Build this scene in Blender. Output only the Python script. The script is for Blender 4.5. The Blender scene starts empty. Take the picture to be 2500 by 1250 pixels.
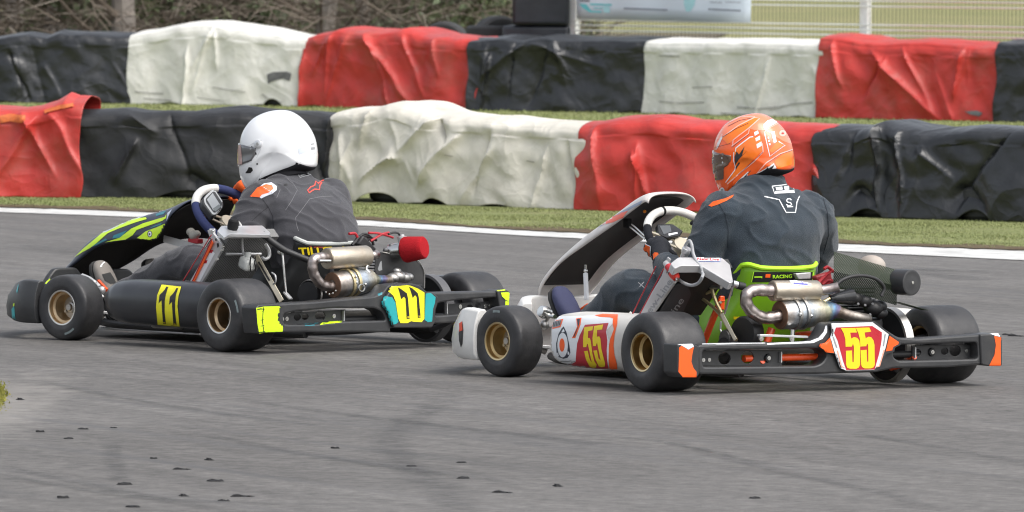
import bpy, bmesh, math, random
from mathutils import Vector as V, Matrix, noise
from mathutils.bvhtree import BVHTree
from mathutils.geometry import tessellate_polygon
random.seed(7)
SC = bpy.context.scene
COL = SC.collection
R_ = math.radians

# ------------------------------------------------------------------ camera, sky, sun, exposure
F, CX, CY, CAMH = 19600.0, 1250.0, 625.0, 1.53
PITCH = math.atan((CY + 120.0) / F)
ROLL = R_(0.4)
_r0 = V((1, 0, 0)); _u0 = V((0, math.sin(PITCH), math.cos(PITCH)))
CF = V((0, math.cos(PITCH), -math.sin(PITCH)))
CR = _r0 * math.cos(ROLL) + _u0 * math.sin(ROLL)
CU = _u0 * math.cos(ROLL) - _r0 * math.sin(ROLL)
CP = V((0, 0, CAMH))
cd = bpy.data.cameras.new('camera'); cam = bpy.data.objects.new('camera', cd); COL.objects.link(cam)
cam.matrix_world = Matrix(((CR.x, CU.x, -CF.x, CP.x), (CR.y, CU.y, -CF.y, CP.y), (CR.z, CU.z, -CF.z, CP.z), (0, 0, 0, 1)))
cd.sensor_width = 36.0; cd.sensor_fit = 'HORIZONTAL'; cd.lens = 36.0 * F / 2500.0
cd.clip_start = 0.5; cd.clip_end = 3000
cd.dof.use_dof = True; cd.dof.focus_distance = 28.6; cd.dof.aperture_fstop = 17.0
SC.camera = cam
W = bpy.data.worlds.new('World'); SC.world = W; W.use_nodes = True
nt = W.node_tree; nt.nodes.clear()
sky = nt.nodes.new('ShaderNodeTexSky'); sky.sky_type = 'NISHITA'; sky.sun_disc = False
SUN_EL, SUN_AZ = R_(54), R_(125)          # azimuth clockwise from +Y: high, over the camera's right shoulder
sky.sun_elevation = SUN_EL; sky.sun_rotation = SUN_AZ; sky.dust_density = 4.0; sky.air_density = 1.0; sky.ozone_density = 1.0
hs = nt.nodes.new('ShaderNodeHueSaturation'); hs.inputs['Saturation'].default_value = 0.35
bg = nt.nodes.new('ShaderNodeBackground'); bg.inputs[1].default_value = 0.15
wo = nt.nodes.new('ShaderNodeOutputWorld')
nt.links.new(sky.outputs[0], hs.inputs['Color']); nt.links.new(hs.outputs[0], bg.inputs[0]); nt.links.new(bg.outputs[0], wo.inputs[0])
sl = bpy.data.lights.new('sun', 'SUN'); sl.energy = 0.85; sl.angle = R_(46); sl.color = (1, .965, .92)
so = bpy.data.objects.new('sun', sl); COL.objects.link(so)
_sd = V((math.sin(SUN_AZ) * math.cos(SUN_EL), math.cos(SUN_AZ) * math.cos(SUN_EL), math.sin(SUN_EL)))
so.rotation_euler = _sd.to_track_quat('Z', 'Y').to_euler(); so.location = (6, 20, 30)
SC.cycles.filter_width = 1.15
SC.view_settings.view_transform = 'Standard'; SC.view_settings.look = 'None'
SC.view_settings.exposure = 0.76; SC.view_settings.gamma = 1.0; SC.view_settings.use_curve_mapping = False

# ------------------------------------------------------------------ calibrated frames
class Frame:
    """a local frame on the ground (x forward, y left, z up) that also turns photo pixels into points on real planes"""
    def __init__(s, x, y, th):
        t = R_(th)
        s.loc = V((x, y, 0)); s.rz = t + math.pi / 2
        s.m = Matrix.Translation(s.loc) @ Matrix.Rotation(s.rz, 4, 'Z'); s.inv = s.m.inverted()
        s.ro = s.inv @ CP
    def ray(s, px, py):
        d = CF + CR * ((px - CX) / F) - CU * ((py - CY) / F)
        return (s.inv.to_3x3() @ d)
    def on(s, px, py, pt, n):
        d = s.ray(px, py); n = V(n)
        return s.ro + d * ((V(pt) - s.ro).dot(n) / d.dot(n))
    def x(s, px, py, v): return s.on(px, py, (v, 0, 0), (1, 0, 0))
    def y(s, px, py, v): return s.on(px, py, (0, v, 0), (0, 1, 0))
    def z(s, px, py, v): return s.on(px, py, (0, 0, v), (0, 0, 1))
WF = Frame(0, 0, 0); WF.rz = 0; WF.m = Matrix.Identity(4); WF.inv = Matrix.Identity(4); WF.ro = CP.copy(); WF.loc = V((0, 0, 0))
K55 = Frame(1.0279, 28.277, 34.07)
K11 = Frame(-.6067, 30.914, 43.23)
# crop windows used while measuring: photo_x = ox + a / s
CR_ = {0: (0, 0, 1), 1: (0, 450, 2.976), 2: (400, 450, 2.976), 3: (700, 500, 3.379), 4: (1080, 440, 2.403), 5: (1500, 460, 2.5), 6: (1950, 560, 3.125),
       7: (540, 250, 3.472), 8: (1640, 250, 2.977), 9: (1540, 470, 5.954), 10: (1300, 450, 4.464), 11: (440, 430, 5.954), 12: (1640, 650, 4.464),
       13: (2000, 590, 5.953), 14: (0, 640, 5.683), 15: (600, 560, 4.1675), 16: (900, 540, 4.031), 17: (1320, 740, 6.579), 18: (1720, 260, 5.208),
       19: (150, 480, 6.251), 20: (1990, 760, 7.355), 21: (1390, 0, 5.435), 22: (370, 680, 6.03), 23: (500, 540, 4.9)}
def cp(c, pts):
    ox, oy, s = CR_[c]
    return [(ox + a / s, oy + b / s) for a, b in pts]
def gnd(px, py, z=0.0): return WF.z(px, py, z)

# ------------------------------------------------------------------ materials
def lin(h):
    if isinstance(h, (tuple, list)): return tuple(h)
    h = h.lstrip('#'); o = []
    for i in (0, 2, 4):
        c = int(h[i:i + 2], 16) / 255
        o.append(c / 12.92 if c <= .04045 else ((c + .055) / 1.055) ** 2.4)
    return tuple(o)
MATS = {}
def mat(name, col, rough=.5, metal=0.0, var=.10, vs=9.0, bump=0.0, bs=80.0, coat=0.0, spec=.5, dirt=0.0, dirtcol=(.12, .10, .08), ds=3.0, trans=0.0, sheen=0.0, rvar=.08, crumple=0.0, cs=3.0):
    if name in MATS: return MATS[name]
    m = bpy.data.materials.new(name); m.use_nodes = True
    n = m.node_tree.nodes; l = m.node_tree.links
    b = n['Principled BSDF']
    c = lin(col)
    tc = n.new('ShaderNodeTexCoord')
    nz = n.new('ShaderNodeTexNoise'); nz.inputs['Scale'].default_value = vs; nz.inputs['Detail'].default_value = 6; nz.inputs['Roughness'].default_value = .62
    l.new(tc.outputs['Object'], nz.inputs['Vector'])
    mr = n.new('ShaderNodeMapRange'); mr.inputs['From Min'].default_value = .25; mr.inputs['From Max'].default_value = .75
    mr.inputs['To Min'].default_value = 1 - var; mr.inputs['To Max'].default_value = 1 + var
    l.new(nz.outputs['Fac'], mr.inputs['Value'])
    mx = n.new('ShaderNodeMix'); mx.data_type = 'RGBA'; mx.blend_type = 'MULTIPLY'; mx.inputs['Factor'].default_value = 1
    mx.inputs['A'].default_value = (*c, 1); l.new(mr.outputs[0], mx.inputs['B'])
    out = mx.outputs['Result']
    if dirt:
        n2 = n.new('ShaderNodeTexNoise'); n2.inputs['Scale'].default_value = ds; n2.inputs['Detail'].default_value = 8; n2.inputs['Roughness'].default_value = .7
        l.new(tc.outputs['Object'], n2.inputs['Vector'])
        m2 = n.new('ShaderNodeMapRange'); m2.inputs['From Min'].default_value = .48; m2.inputs['From Max'].default_value = .75; m2.inputs['To Max'].default_value = dirt
        l.new(n2.outputs['Fac'], m2.inputs['Value'])
        x2 = n.new('ShaderNodeMix'); x2.data_type = 'RGBA'; x2.inputs['B'].default_value = (*dirtcol, 1)
        l.new(m2.outputs[0], x2.inputs['Factor']); l.new(out, x2.inputs['A']); out = x2.outputs['Result']
    l.new(out, b.inputs['Base Color'])
    rr = n.new('ShaderNodeMapRange'); rr.inputs['From Min'].default_value = .3; rr.inputs['From Max'].default_value = .7
    rr.inputs['To Min'].default_value = max(0.02, rough - rvar); rr.inputs['To Max'].default_value = min(1, rough + rvar)
    l.new(nz.outputs['Fac'], rr.inputs['Value']); l.new(rr.outputs[0], b.inputs['Roughness'])
    b.inputs['Metallic'].default_value = metal
    b.inputs['Specular IOR Level'].default_value = spec
    if coat: b.inputs['Coat Weight'].default_value = coat; b.inputs['Coat Roughness'].default_value = .08
    if trans: b.inputs['Transmission Weight'].default_value = trans
    if sheen: b.inputs['Sheen Weight'].default_value = sheen
    if bump:
        nb = n.new('ShaderNodeTexNoise'); nb.inputs['Scale'].default_value = bs; nb.inputs['Detail'].default_value = 4
        l.new(tc.outputs['Object'], nb.inputs['Vector'])
        bp = n.new('ShaderNodeBump'); bp.inputs['Strength'].default_value = bump; bp.inputs['Distance'].default_value = .01
        l.new(nb.outputs['Fac'], bp.inputs['Height']); l.new(bp.outputs[0], b.inputs['Normal'])
    if crumple:   # creased plastic sheet: ridges along the zero lines of a warped noise
        prev = bp.outputs[0] if bump else None
        for k_, (s_, a_) in enumerate(((cs, 1.0), (cs * 2.7, .45), (cs * 6.5, .22))):
            nq = n.new('ShaderNodeTexNoise'); nq.inputs['Scale'].default_value = s_; nq.inputs['Detail'].default_value = 2.5; nq.inputs['Distortion'].default_value = .6
            l.new(tc.outputs['Object'], nq.inputs['Vector'])
            sb_ = n.new('ShaderNodeMath'); sb_.operation = 'SUBTRACT'; l.new(nq.outputs['Fac'], sb_.inputs[0]); sb_.inputs[1].default_value = .5
            ab_ = n.new('ShaderNodeMath'); ab_.operation = 'ABSOLUTE'; l.new(sb_.outputs[0], ab_.inputs[0])
            pw_ = n.new('ShaderNodeMath'); pw_.operation = 'POWER'; l.new(ab_.outputs[0], pw_.inputs[0]); pw_.inputs[1].default_value = .7
            bq = n.new('ShaderNodeBump'); bq.invert = True; bq.inputs['Strength'].default_value = crumple; bq.inputs['Distance'].default_value = .22 * a_ / s_ * 3
            l.new(pw_.outputs[0], bq.inputs['Height'])
            if prev is not None: l.new(prev, bq.inputs['Normal'])
            prev = bq.outputs[0]
        l.new(prev, b.inputs['Normal'])
    MATS[name] = m
    return m
M_tyre = mat('tyre_rubber', (.030, .030, .032), .50, var=.30, vs=22, bump=.10, bs=160, dirt=.6, dirtcol=(.085, .08, .078), ds=9, rvar=.14)
M_gold = mat('anodised_gold', (.60, .44, .21), .34, 1.0, var=.15, dirt=.5, dirtcol=(.16, .09, .045), ds=9)
M_goldlip = mat('anodised_gold_bright', (.62, .50, .30), .30, 1.0)
M_bronze = mat('bronze_magnesium', (.56, .42, .26), .36, 1.0, var=.2, dirt=.4, dirtcol=(.13, .09, .05), ds=8)
M_silverlip = mat('polished_lip', (.72, .70, .66), .3, 1.0)
M_blackp = mat('black_plastic', (.034, .035, .037), .42, var=.15, bump=.04, bs=150, dirt=.5, dirtcol=(.075, .072, .068), ds=14)
M_blackg = mat('black_plastic_glossy', (.017, .018, .020), .25, var=.15, dirt=.2, dirtcol=(.06, .058, .055), ds=6)
M_blackm = mat('black_matt', (.012, .012, .013), .75, spec=.2)
M_inner = mat('moulded_inner_black', (.032, .029, .028), .7, spec=.25, var=.15)
M_white = mat('white_plastic', (.74, .73, .70), .35, coat=.3, dirt=.3, dirtcol=(.40, .37, .33), ds=5)
M_whited = mat('scuffed_white_plastic', (.62, .60, .56), .45, dirt=.45, dirtcol=(.30, .28, .25), ds=7)
M_fairw = mat('fairing_white', (.66, .62, .59), .35, dirt=.3, dirtcol=(.42, .36, .33), ds=6)
M_orange = mat('fluo_orange', (.95, .12, .012), .42, var=.05)
M_orangef = mat('orange_frame_paint', (.85, .09, .015), .32, coat=.4, var=.08)
M_red = mat('sticker_red', (.50, .022, .035), .33, var=.08)
M_yel = mat('sticker_yellow', (.86, .66, .015), .4, var=.05)
M_yel11 = mat('plate_yellow', (.86, .80, .02), .38, var=.04)
M_lime = mat('fluo_lime', (.48, .90, .03), .42, var=.05)
M_limey = mat('fluo_yellow', (.62, .90, .015), .4, var=.04)
M_green = mat('seat_green', (.19, .42, .012), .38, var=.10, dirt=.35, dirtcol=(.10, .20, .02), ds=5)
M_teal = mat('sticker_teal', (.02, .38, .40), .4, var=.06)
M_tealb = mat('sticker_teal_dark', (.015, .20, .25), .4, var=.1)
M_navy = mat('sticker_navy', (.025, .032, .055), .35)
M_stw = mat('sticker_white', (.80, .82, .84), .35, var=.04)
M_stb = mat('sticker_black', (.012, .012, .013), .4)
M_stg = mat('sticker_grey', (.30, .31, .32), .45)
M_pink = mat('sticker_pale_orange', (.95, .42, .30), .3)
M_alu = mat('aluminium', (.66, .67, .68), .38, .7, var=.08)
M_alum = mat('aluminium_matt', (.55, .55, .55), .5, .6, var=.1)
M_steel = mat('brushed_steel', (.46, .45, .43), .42, .95, var=.22, dirt=.4, dirtcol=(.2, .18, .16), ds=16)
M_chrome = mat('zinc_plated', (.70, .70, .68), .24, 1.0)
M_zinc = mat('yellow_zinc', (.62, .52, .30), .42, .8, var=.15)
M_exh1 = mat('muffler_steel', (.55, .49, .40), .44, .9, var=.18, vs=14, dirt=.6, dirtcol=(.27, .19, .12), ds=14, bump=.1, bs=60)
M_rust = mat('scorched_steel', (.22, .13, .085), .6, .6, var=.25, vs=30, dirt=.5, dirtcol=(.10, .07, .06), ds=20)
M_elbow = mat('heat_blued_pipe', (.42, .37, .35), .36, 1.0, var=.35, vs=26, dirt=.6, dirtcol=(.16, .11, .10), ds=30)
M_eng = mat('engine_casting', (.13, .13, .135), .5, .6, var=.3, vs=25, dirt=.4, ds=20)
M_engd = mat('engine_black', (.022, .022, .023), .5, .1, var=.3)
M_redf = mat('red_foam', (.40, .014, .020), .9, var=.12, vs=60, bump=.5, bs=300, spec=.15)
M_redw = mat('red_wire', (.45, .02, .03), .4)
M_hose = mat('rubber_hose', (.022, .022, .023), .5)
M_clear = mat('clear_tube', (.45, .45, .44), .3, var=.05)
M_milk = mat('milky_plastic', (.62, .63, .60), .38, var=.08)
M_trimg = mat('seat_edge_trim', (.46, .48, .46), .5, dirt=.4, dirtcol=(.3, .3, .28), ds=12)
M_seatb = mat('carbon_seat', (.022, .023, .024), .38, var=.2)
M_suit55 = mat('suit_slate', (.036, .049, .063), .88, var=.20, vs=20, bump=.5, bs=420, sheen=.25, spec=.2)
M_suit11 = mat('suit_charcoal', (.055, .055, .062), .88, var=.10, vs=14, bump=.30, bs=420, sheen=.25, spec=.2)
M_legs55 = mat('suit_navy', (.022, .030, .046), .9, sheen=.2, spec=.2)
M_glovo = mat('glove_orange', (.90, .13, .012), .75, var=.1, bump=.3, bs=300)
M_glovb = mat('glove_black', (.018, .020, .026), .75, var=.1, bump=.3, bs=300)
M_grip = mat('suede_black', (.022, .023, .027), .9, spec=.15, bump=.2, bs=500)
M_gripw = mat('leather_white', (.72, .71, .67), .45, dirt=.3, dirtcol=(.5, .44, .36), ds=14)
M_gripn = mat('suede_navy', (.040, .050, .13), .85, spec=.2, bump=.2, bs=400)
M_helmw = mat('helmet_white', (.80, .81, .82), .16, coat=.6, var=.03)
M_helmo = mat('helmet_orange', (1.0, .125, .010), .18, coat=.7, var=.12, vs=12)
M_visor = mat('visor_amber', (.10, .055, .035), .08, coat=1.0, spec=.8)
M_visorg = mat('visor_smoke', (.10, .10, .105), .08, coat=1.0, spec=.8)
M_visorp = mat('visor_edge', (.55, .36, .33), .15, coat=.6)
M_neck = mat('balaclava_black', (.012, .012, .014), .9, spec=.15)
M_shoen = mat('boot_navy', (.045, .050, .11), .75, var=.15, bump=.2, bs=250)
M_shoeg = mat('boot_grey', (.22, .20, .18), .8, var=.15, bump=.2, bs=250)
M_sole = mat('boot_sole', (.03, .03, .03), .8)
M_screen = mat('display_glass', (.42, .44, .45), .4)
M_screend = mat('display_dark', (.10, .11, .12), .4)
M_bone = mat('anodised_champagne', (.62, .56, .44), .4, .7)
M_bottle = M_milk

# ------------------------------------------------------------------ mesh helpers
def tag(o, label=None, cat=None, group=None, kind=None):
    if label: o['label'] = label
    if cat: o['category'] = cat
    if group: o['group'] = group
    if kind: o['kind'] = kind
    return o
def link(o, parent=None):
    COL.objects.link(o)
    if parent is not None: o.parent = parent
    return o
def spline(pts, n=6, closed=False):
    P = [V(p) for p in pts]; o = []; N = len(P)
    rng = range(N if closed else N - 1)
    for i in rng:
        p0 = P[(i - 1) % N] if (closed or i > 0) else P[0] * 2 - P[1]
        p1 = P[i]; p2 = P[(i + 1) % N]
        p3 = P[(i + 2) % N] if (closed or i + 2 < N) else P[-1] * 2 - P[-2]
        for k in range(n):
            t = k / n
            o.append(.5 * ((2 * p1) + (p2 - p0) * t + (2 * p0 - 5 * p1 + 4 * p2 - p3) * t * t + (3 * p1 - p0 - 3 * p2 + p3) * t ** 3))
    if not closed: o.append(P[-1].copy())
    return o
def perp(a):
    a = V(a).normalized()
    t = V((0, 0, 1)) if abs(a.z) < .9 else V((1, 0, 0))
    u = a.cross(t).normalized(); return u, a.cross(u).normalized()
def interp(tab, x):
    if x <= tab[0][0]: return tab[0][1]
    for (a, b), (c, d) in zip(tab, tab[1:]):
        if x <= c: return b + (d - b) * (x - a) / (c - a) if c > a else d
    return tab[-1][1]
def smoo(x): x = max(0, min(1, x)); return x * x * (3 - 2 * x)
class G:
    def __init__(s): s.v = []; s.f = []; s.mi = []; s.cur = 0
    def add(s, vs, fs):
        k = len(s.v); s.v += [tuple(v) for v in vs]; s.f += [tuple(i + k for i in f) for f in fs]; s.mi += [s.cur] * len(fs); return s
    def box(s, c, d, rot=None):
        c = V(c); h = [x / 2 for x in d]; vs = []
        for x in (-1, 1):
            for y in (-1, 1):
                for z in (-1, 1):
                    p = V((x * h[0], y * h[1], z * h[2]))
                    if rot is not None: p = rot @ p
                    vs.append(c + p)
        return s.add(vs, [(0, 1, 3, 2), (4, 6, 7, 5), (0, 4, 5, 1), (2, 3, 7, 6), (0, 2, 6, 4), (1, 5, 7, 3)])
    def bar(s, a, b, w, t, up=(0, 0, 1)):
        a = V(a); b = V(b); d = (b - a); L = d.length; d.normalize(); u = V(up); sd = d.cross(u).normalized(); u = sd.cross(d)
        rot = Matrix((d, sd, u)).transposed()
        return s.box((a + b) / 2, (L, w, t), rot)
    def tube(s, path, r, seg=10, closed=False, cap=True):
        P = [V(p) for p in path]; N = len(P)
        rs = r if isinstance(r, (list, tuple)) else [r] * N
        vs = []; fs = []; u = None
        for i, p in enumerate(P):
            if closed: t = P[(i + 1) % N] - P[(i - 1) % N]
            else: t = P[min(i + 1, N - 1)] - P[max(i - 1, 0)]
            if t.length < 1e-9: t = V((0, 0, 1))
            t.normalize()
            if u is None: u, w = perp(t)
            else:
                u = (u - t * u.dot(t))
                u = u.normalized() if u.length > 1e-6 else perp(t)[0]
            w = t.cross(u)
            for k in range(seg):
                a = 2 * math.pi * k / seg
                vs.append(p + (u * math.cos(a) + w * math.sin(a)) * rs[i])
        for i in range(N if closed else N - 1):
            j = (i + 1) % N
            for k in range(seg):
                k2 = (k + 1) % seg
                fs.append((i * seg + k, i * seg + k2, j * seg + k2, j * seg + k))
        if cap and not closed:
            fs.append(tuple(range(seg - 1, -1, -1))); fs.append(tuple((N - 1) * seg + k for k in range(seg)))
        return s.add(vs, fs)
    def lathe(s, prof, o, axis, seg=32, a0=0, a1=2 * math.pi, close=False):
        o = V(o); ax = V(axis).normalized(); u, w = perp(ax); vs = []; fs = []; n = len(prof)
        full = abs(a1 - a0 - 2 * math.pi) < 1e-6; cnt = seg if full else seg + 1
        for k in range(cnt):
            a = a0 + (a1 - a0) * k / seg; d = u * math.cos(a) + w * math.sin(a)
            for r, h in prof: vs.append(o + ax * h + d * r)
        for k in range(seg):
            k2 = (k + 1) % cnt
            for i in range(n if close else n - 1):
                j = (i + 1) % n
                fs.append((k * n + i, k * n + j, k2 * n + j, k2 * n + i))
        return s.add(vs, fs)
    def prism(s, poly, d):
        P = [V(p) for p in poly]; d = V(d); n = len(P)
        return s.add(P + [p + d for p in P], [tuple(range(n)), tuple(range(2 * n - 1, n - 1, -1))] + [(i, i + n, (i + 1) % n + n, (i + 1) % n) for i in range(n)])
    def loft(s, rings, cap=True, closed=True):
        n = len(rings[0]); vs = [p for r in rings for p in r]; fs = []
        for i in range(len(rings) - 1):
            for k in range(n if closed else n - 1):
                k2 = (k + 1) % n
                fs.append((i * n + k, i * n + k2, (i + 1) * n + k2, (i + 1) * n + k))
        if cap: fs.append(tuple(range(n - 1, -1, -1))); fs.append(tuple((len(rings) - 1) * n + k for k in range(n)))
        return s.add(vs, fs)
    def ball(s, c, r, seg=16, rings=10, rot=None):
        c = V(c); r = r if isinstance(r, (tuple, list)) else (r, r, r); R = []
        for i in range(1, rings):
            th = math.pi * i / rings; ring = []
            for k in range(seg):
                a = 2 * math.pi * k / seg
                p = V((r[0] * math.sin(th) * math.cos(a), r[1] * math.sin(th) * math.sin(a), r[2] * math.cos(th)))
                ring.append(c + (rot @ p if rot is not None else p))
            R.append(ring)
        k0 = len(s.v); s.loft(R, cap=False)
        t = V((0, 0, r[2]))
        if rot is not None: t = rot @ t
        a = len(s.v); s.v += [tuple(c + t), tuple(c - t)]
        for k in range(seg):
            k2 = (k + 1) % seg
            s.f.append((a, k0 + k2, k0 + k)); s.f.append((a + 1, k0 + (rings - 2) * seg + k, k0 + (rings - 2) * seg + k2)); s.mi += [s.cur] * 2
        return s
    def obj(s, name, m, parent=None, bevel=0, smooth=True, solid=0, sub=0, angle=38, seg=2, recalc=True):
        me = bpy.data.meshes.new(name); me.from_pydata(s.v, [], s.f)
        if recalc:
            bm = bmesh.new(); bm.from_mesh(me); bmesh.ops.recalc_face_normals(bm, faces=bm.faces); bm.to_mesh(me); bm.free()
        ms = m if isinstance(m, (list, tuple)) else [m]
        for q in ms: me.materials.append(q)
        if len(ms) > 1:
            for p, i in zip(me.polygons, s.mi): p.material_index = min(i, len(ms) - 1)
        if smooth:
            me.shade_smooth(); me.set_sharp_from_angle(angle=R_(angle))
        o = bpy.data.objects.new(name, me); link(o, parent)
        if solid:
            q = o.modifiers.new('solid', 'SOLIDIFY'); q.thickness = solid; q.offset = -1
        if bevel:
            q = o.modifiers.new('bevel', 'BEVEL'); q.width = bevel; q.segments = seg; q.limit_method = 'ANGLE'; q.angle_limit = R_(40)
        if sub:
            q = o.modifiers.new('sub', 'SUBSURF'); q.levels = sub; q.render_levels = sub
        return o
def bake(o):
    bpy.context.view_layer.update()
    dg = bpy.context.evaluated_depsgraph_get()
    me = bpy.data.meshes.new_from_object(o.evaluated_get(dg)); old = o.data
    o.modifiers.clear(); o.data = me; me.name = o.name; return o
def rounded(pts, r, n=4):
    """2D polygon with rounded corners"""
    o = []; N = len(pts)
    for i in range(N):
        p0, p1, p2 = V(pts[i - 1]).to_2d(), V(pts[i]).to_2d(), V(pts[(i + 1) % N]).to_2d()
        a = p0 - p1; b = p2 - p1; rr = min(r, a.length * .45, b.length * .45)
        A = p1 + a.normalized() * rr; B = p1 + b.normalized() * rr
        for k in range(n + 1):
            t = k / n
            o.append((A * (1 - t) ** 2 + p1 * 2 * t * (1 - t) + B * t * t))
    return [(p.x, p.y) for p in o]
def plate(name, outlines, o, ux, uy, th, m, parent, bev=.002):
    """flat plate with holes: outlines in 2D (first the outer), centred on plane o + ux*a + uy*b, thickness th"""
    c = bpy.data.curves.new(name, 'CURVE'); c.dimensions = '2D'; c.fill_mode = 'BOTH'
    for ol in outlines:
        sp = c.splines.new('POLY'); sp.points.add(len(ol) - 1); sp.use_cyclic_u = True
        for q, (a, b) in zip(sp.points, ol): q.co = (a, b, 0, 1)
    c.extrude = max(1e-4, th / 2 - bev); c.bevel_depth = bev; c.bevel_resolution = 1; c.offset = -bev
    ob = bpy.data.objects.new('tmp', c); COL.objects.link(ob)
    bpy.context.view_layer.update()
    me = bpy.data.meshes.new_from_object(ob.evaluated_get(bpy.context.evaluated_depsgraph_get()))
    bpy.data.objects.remove(ob); bpy.data.curves.remove(c)
    ux = V(ux).normalized(); uy = V(uy).normalized(); nz = ux.cross(uy)
    me.transform(Matrix(((ux.x, uy.x, nz.x, o[0]), (ux.y, uy.y, nz.y, o[1]), (ux.z, uy.z, nz.z, o[2]), (0, 0, 0, 1))))
    me.materials.clear(); me.materials.append(m); me.name = name
    me.shade_smooth(); me.set_sharp_from_angle(angle=R_(30))
    ob = bpy.data.objects.new(name, me); return link(ob, parent)
def plate_px(name, fr, pts, pt, n, th, m, parent, bevel=.002):
    """prism whose outline is measured from the photo on the real plane (pt, n) of frame fr"""
    P = [fr.on(a, b, pt, n) for a, b in pts]; nn = V(n).normalized() * th
    return G().prism([p - nn / 2 for p in P], nn).obj(name, m, parent, bevel=bevel)
# ------------------------------------------------------------------ stickers that hug the surface they are stuck to
_BVH = {}
def bvh(o):
    if o.name not in _BVH:
        bpy.context.view_layer.update()
        _BVH[o.name] = BVHTree.FromObject(o, bpy.context.evaluated_depsgraph_get())
    return _BVH[o.name]
def hit(fr, o, px, py):
    d = fr.ray(px, py).normalized()
    loc, nr, i, t = bvh(o).ray_cast(fr.ro, d)
    if loc is None: return None, None
    if nr.dot(d) > 0: nr = -nr
    return loc, nr
def stroke(path, w):
    P = [V(p).to_2d() for p in path]; L = []; Rr = []
    for i, p in enumerate(P):
        t = (P[min(i + 1, len(P) - 1)] - P[max(i - 1, 0)]).normalized(); n = V((-t.y, t.x)).to_2d()
        L.append(p + n * w / 2); Rr.append(p - n * w / 2)
    return [[tuple(L[i]), tuple(L[i + 1]), tuple(Rr[i + 1]), tuple(Rr[i])] for i in range(len(P) - 1)]
def ell(cx, cy, rx, ry, n=20, rot=0):
    c, s = math.cos(rot), math.sin(rot)
    return [(cx + rx * math.cos(2 * math.pi * k / n) * c - ry * math.sin(2 * math.pi * k / n) * s,
             cy + rx * math.cos(2 * math.pi * k / n) * s + ry * math.sin(2 * math.pi * k / n) * c) for k in range(n)]
def textpolys(txt, o, ux, uy, bold=.0, shear=0.0):
    """letters as triangles, mapped so that the text box spans o .. o+ux (baseline) and height uy (to cap height)"""
    c = bpy.data.curves.new('t', 'FONT'); c.body = txt; c.size = 1; c.offset = bold; c.shear = shear; c.resolution_u = 3
    ob = bpy.data.objects.new('t', c); COL.objects.link(ob); bpy.context.view_layer.update()
    me = bpy.data.meshes.new_from_object(ob.evaluated_get(bpy.context.evaluated_depsgraph_get()))
    me.calc_loop_triangles()
    xs = [v.co.x for v in me.vertices]; ys = [v.co.y for v in me.vertices]
    x0, x1 = min(xs), max(xs); y0, y1 = min(ys), max(ys); out = []
    for t in me.loop_triangles:
        tri = []
        for i in t.vertices:
            co = me.vertices[i].co; a = (co.x - x0) / (x1 - x0); b = (co.y - y0) / (y1 - y0)
            tri.append((o[0] + ux[0] * a + uy[0] * b, o[1] + ux[1] * a + uy[1] * b))
        out.append(tri)
    bpy.data.objects.remove(ob); bpy.data.meshes.remove(me); bpy.data.curves.remove(c)
    return out
def decal(name, fr, target, polys, m, parent, off=.0012, step=5.0, maxjump=.05, lettering=False):
    bm = bmesh.new()
    for poly in polys:
        vs = [bm.verts.new((p[0], p[1], 0)) for p in poly]
        for t in tessellate_polygon([[V((p[0], p[1], 0)) for p in poly]]):
            try: bm.faces.new([vs[i] for i in t])
            except ValueError: pass
    if not bm.faces: bm.free(); return None
    xs = [v.co.x for v in bm.verts]; ys = [v.co.y for v in bm.verts]
    for lo, hi, ax in ((min(xs), max(xs), V((1, 0, 0))), (min(ys), max(ys), V((0, 1, 0)))):
        k = lo + step
        while k < hi:
            bmesh.ops.bisect_plane(bm, geom=bm.verts[:] + bm.edges[:] + bm.faces[:], plane_co=ax * k, plane_no=ax, dist=1e-5)
            k += step
    bmesh.ops.triangulate(bm, faces=bm.faces)
    bad = []; dep = {}
    tg = target if isinstance(target, (list, tuple)) else [target]
    for v in bm.verts:
        best = None
        for t in tg:
            l, n = hit(fr, t, v.co.x, v.co.y)
            if l is not None and (best is None or (l - fr.ro).length < (best[0] - fr.ro).length): best = (l, n)
        if best is None: bad.append(v)
        else: v.co = best[0] + best[1] * off; dep[v] = (best[0] - fr.ro).length
    badf = [f for f in bm.faces if any(v in bad or v not in dep for v in f.verts) or max(dep[v] for v in f.verts) - min(dep[v] for v in f.verts) > maxjump]
    bmesh.ops.delete(bm, geom=badf, context='FACES')
    if not bm.faces: bm.free(); return None
    bmesh.ops.remove_doubles(bm, verts=bm.verts, dist=1e-6)
    # separate patches become separate stickers; runs of small print stay one
    seen = set(); isl = []
    for v in bm.verts:
        if v in seen: continue
        st_ = [v]; seen.add(v); cur = []
        while st_:
            q = st_.pop(); cur.append(q)
            for e in q.link_edges:
                w = e.other_vert(q)
                if w not in seen: seen.add(w); st_.append(w)
        isl.append(cur)
    isl = [i for i in isl if len(i) > 2]
    out = []
    for grp in ([sum(isl, [])] if (len(isl) > 6 or lettering) else isl):
        ix = {v: i for i, v in enumerate(grp)}
        fs = [tuple(ix[v] for v in f.verts) for f in bm.faces if f.verts[0] in ix]
        me = bpy.data.meshes.new(name); me.from_pydata([tuple(v.co) for v in grp], [], fs); me.materials.append(m); me.shade_smooth()
        o = bpy.data.objects.new(name, me); out.append(link(o, parent))
        if len(isl) > 6 and not lettering: o['kind'] = 'stuff'
    bm.free(); return out[0]
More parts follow.
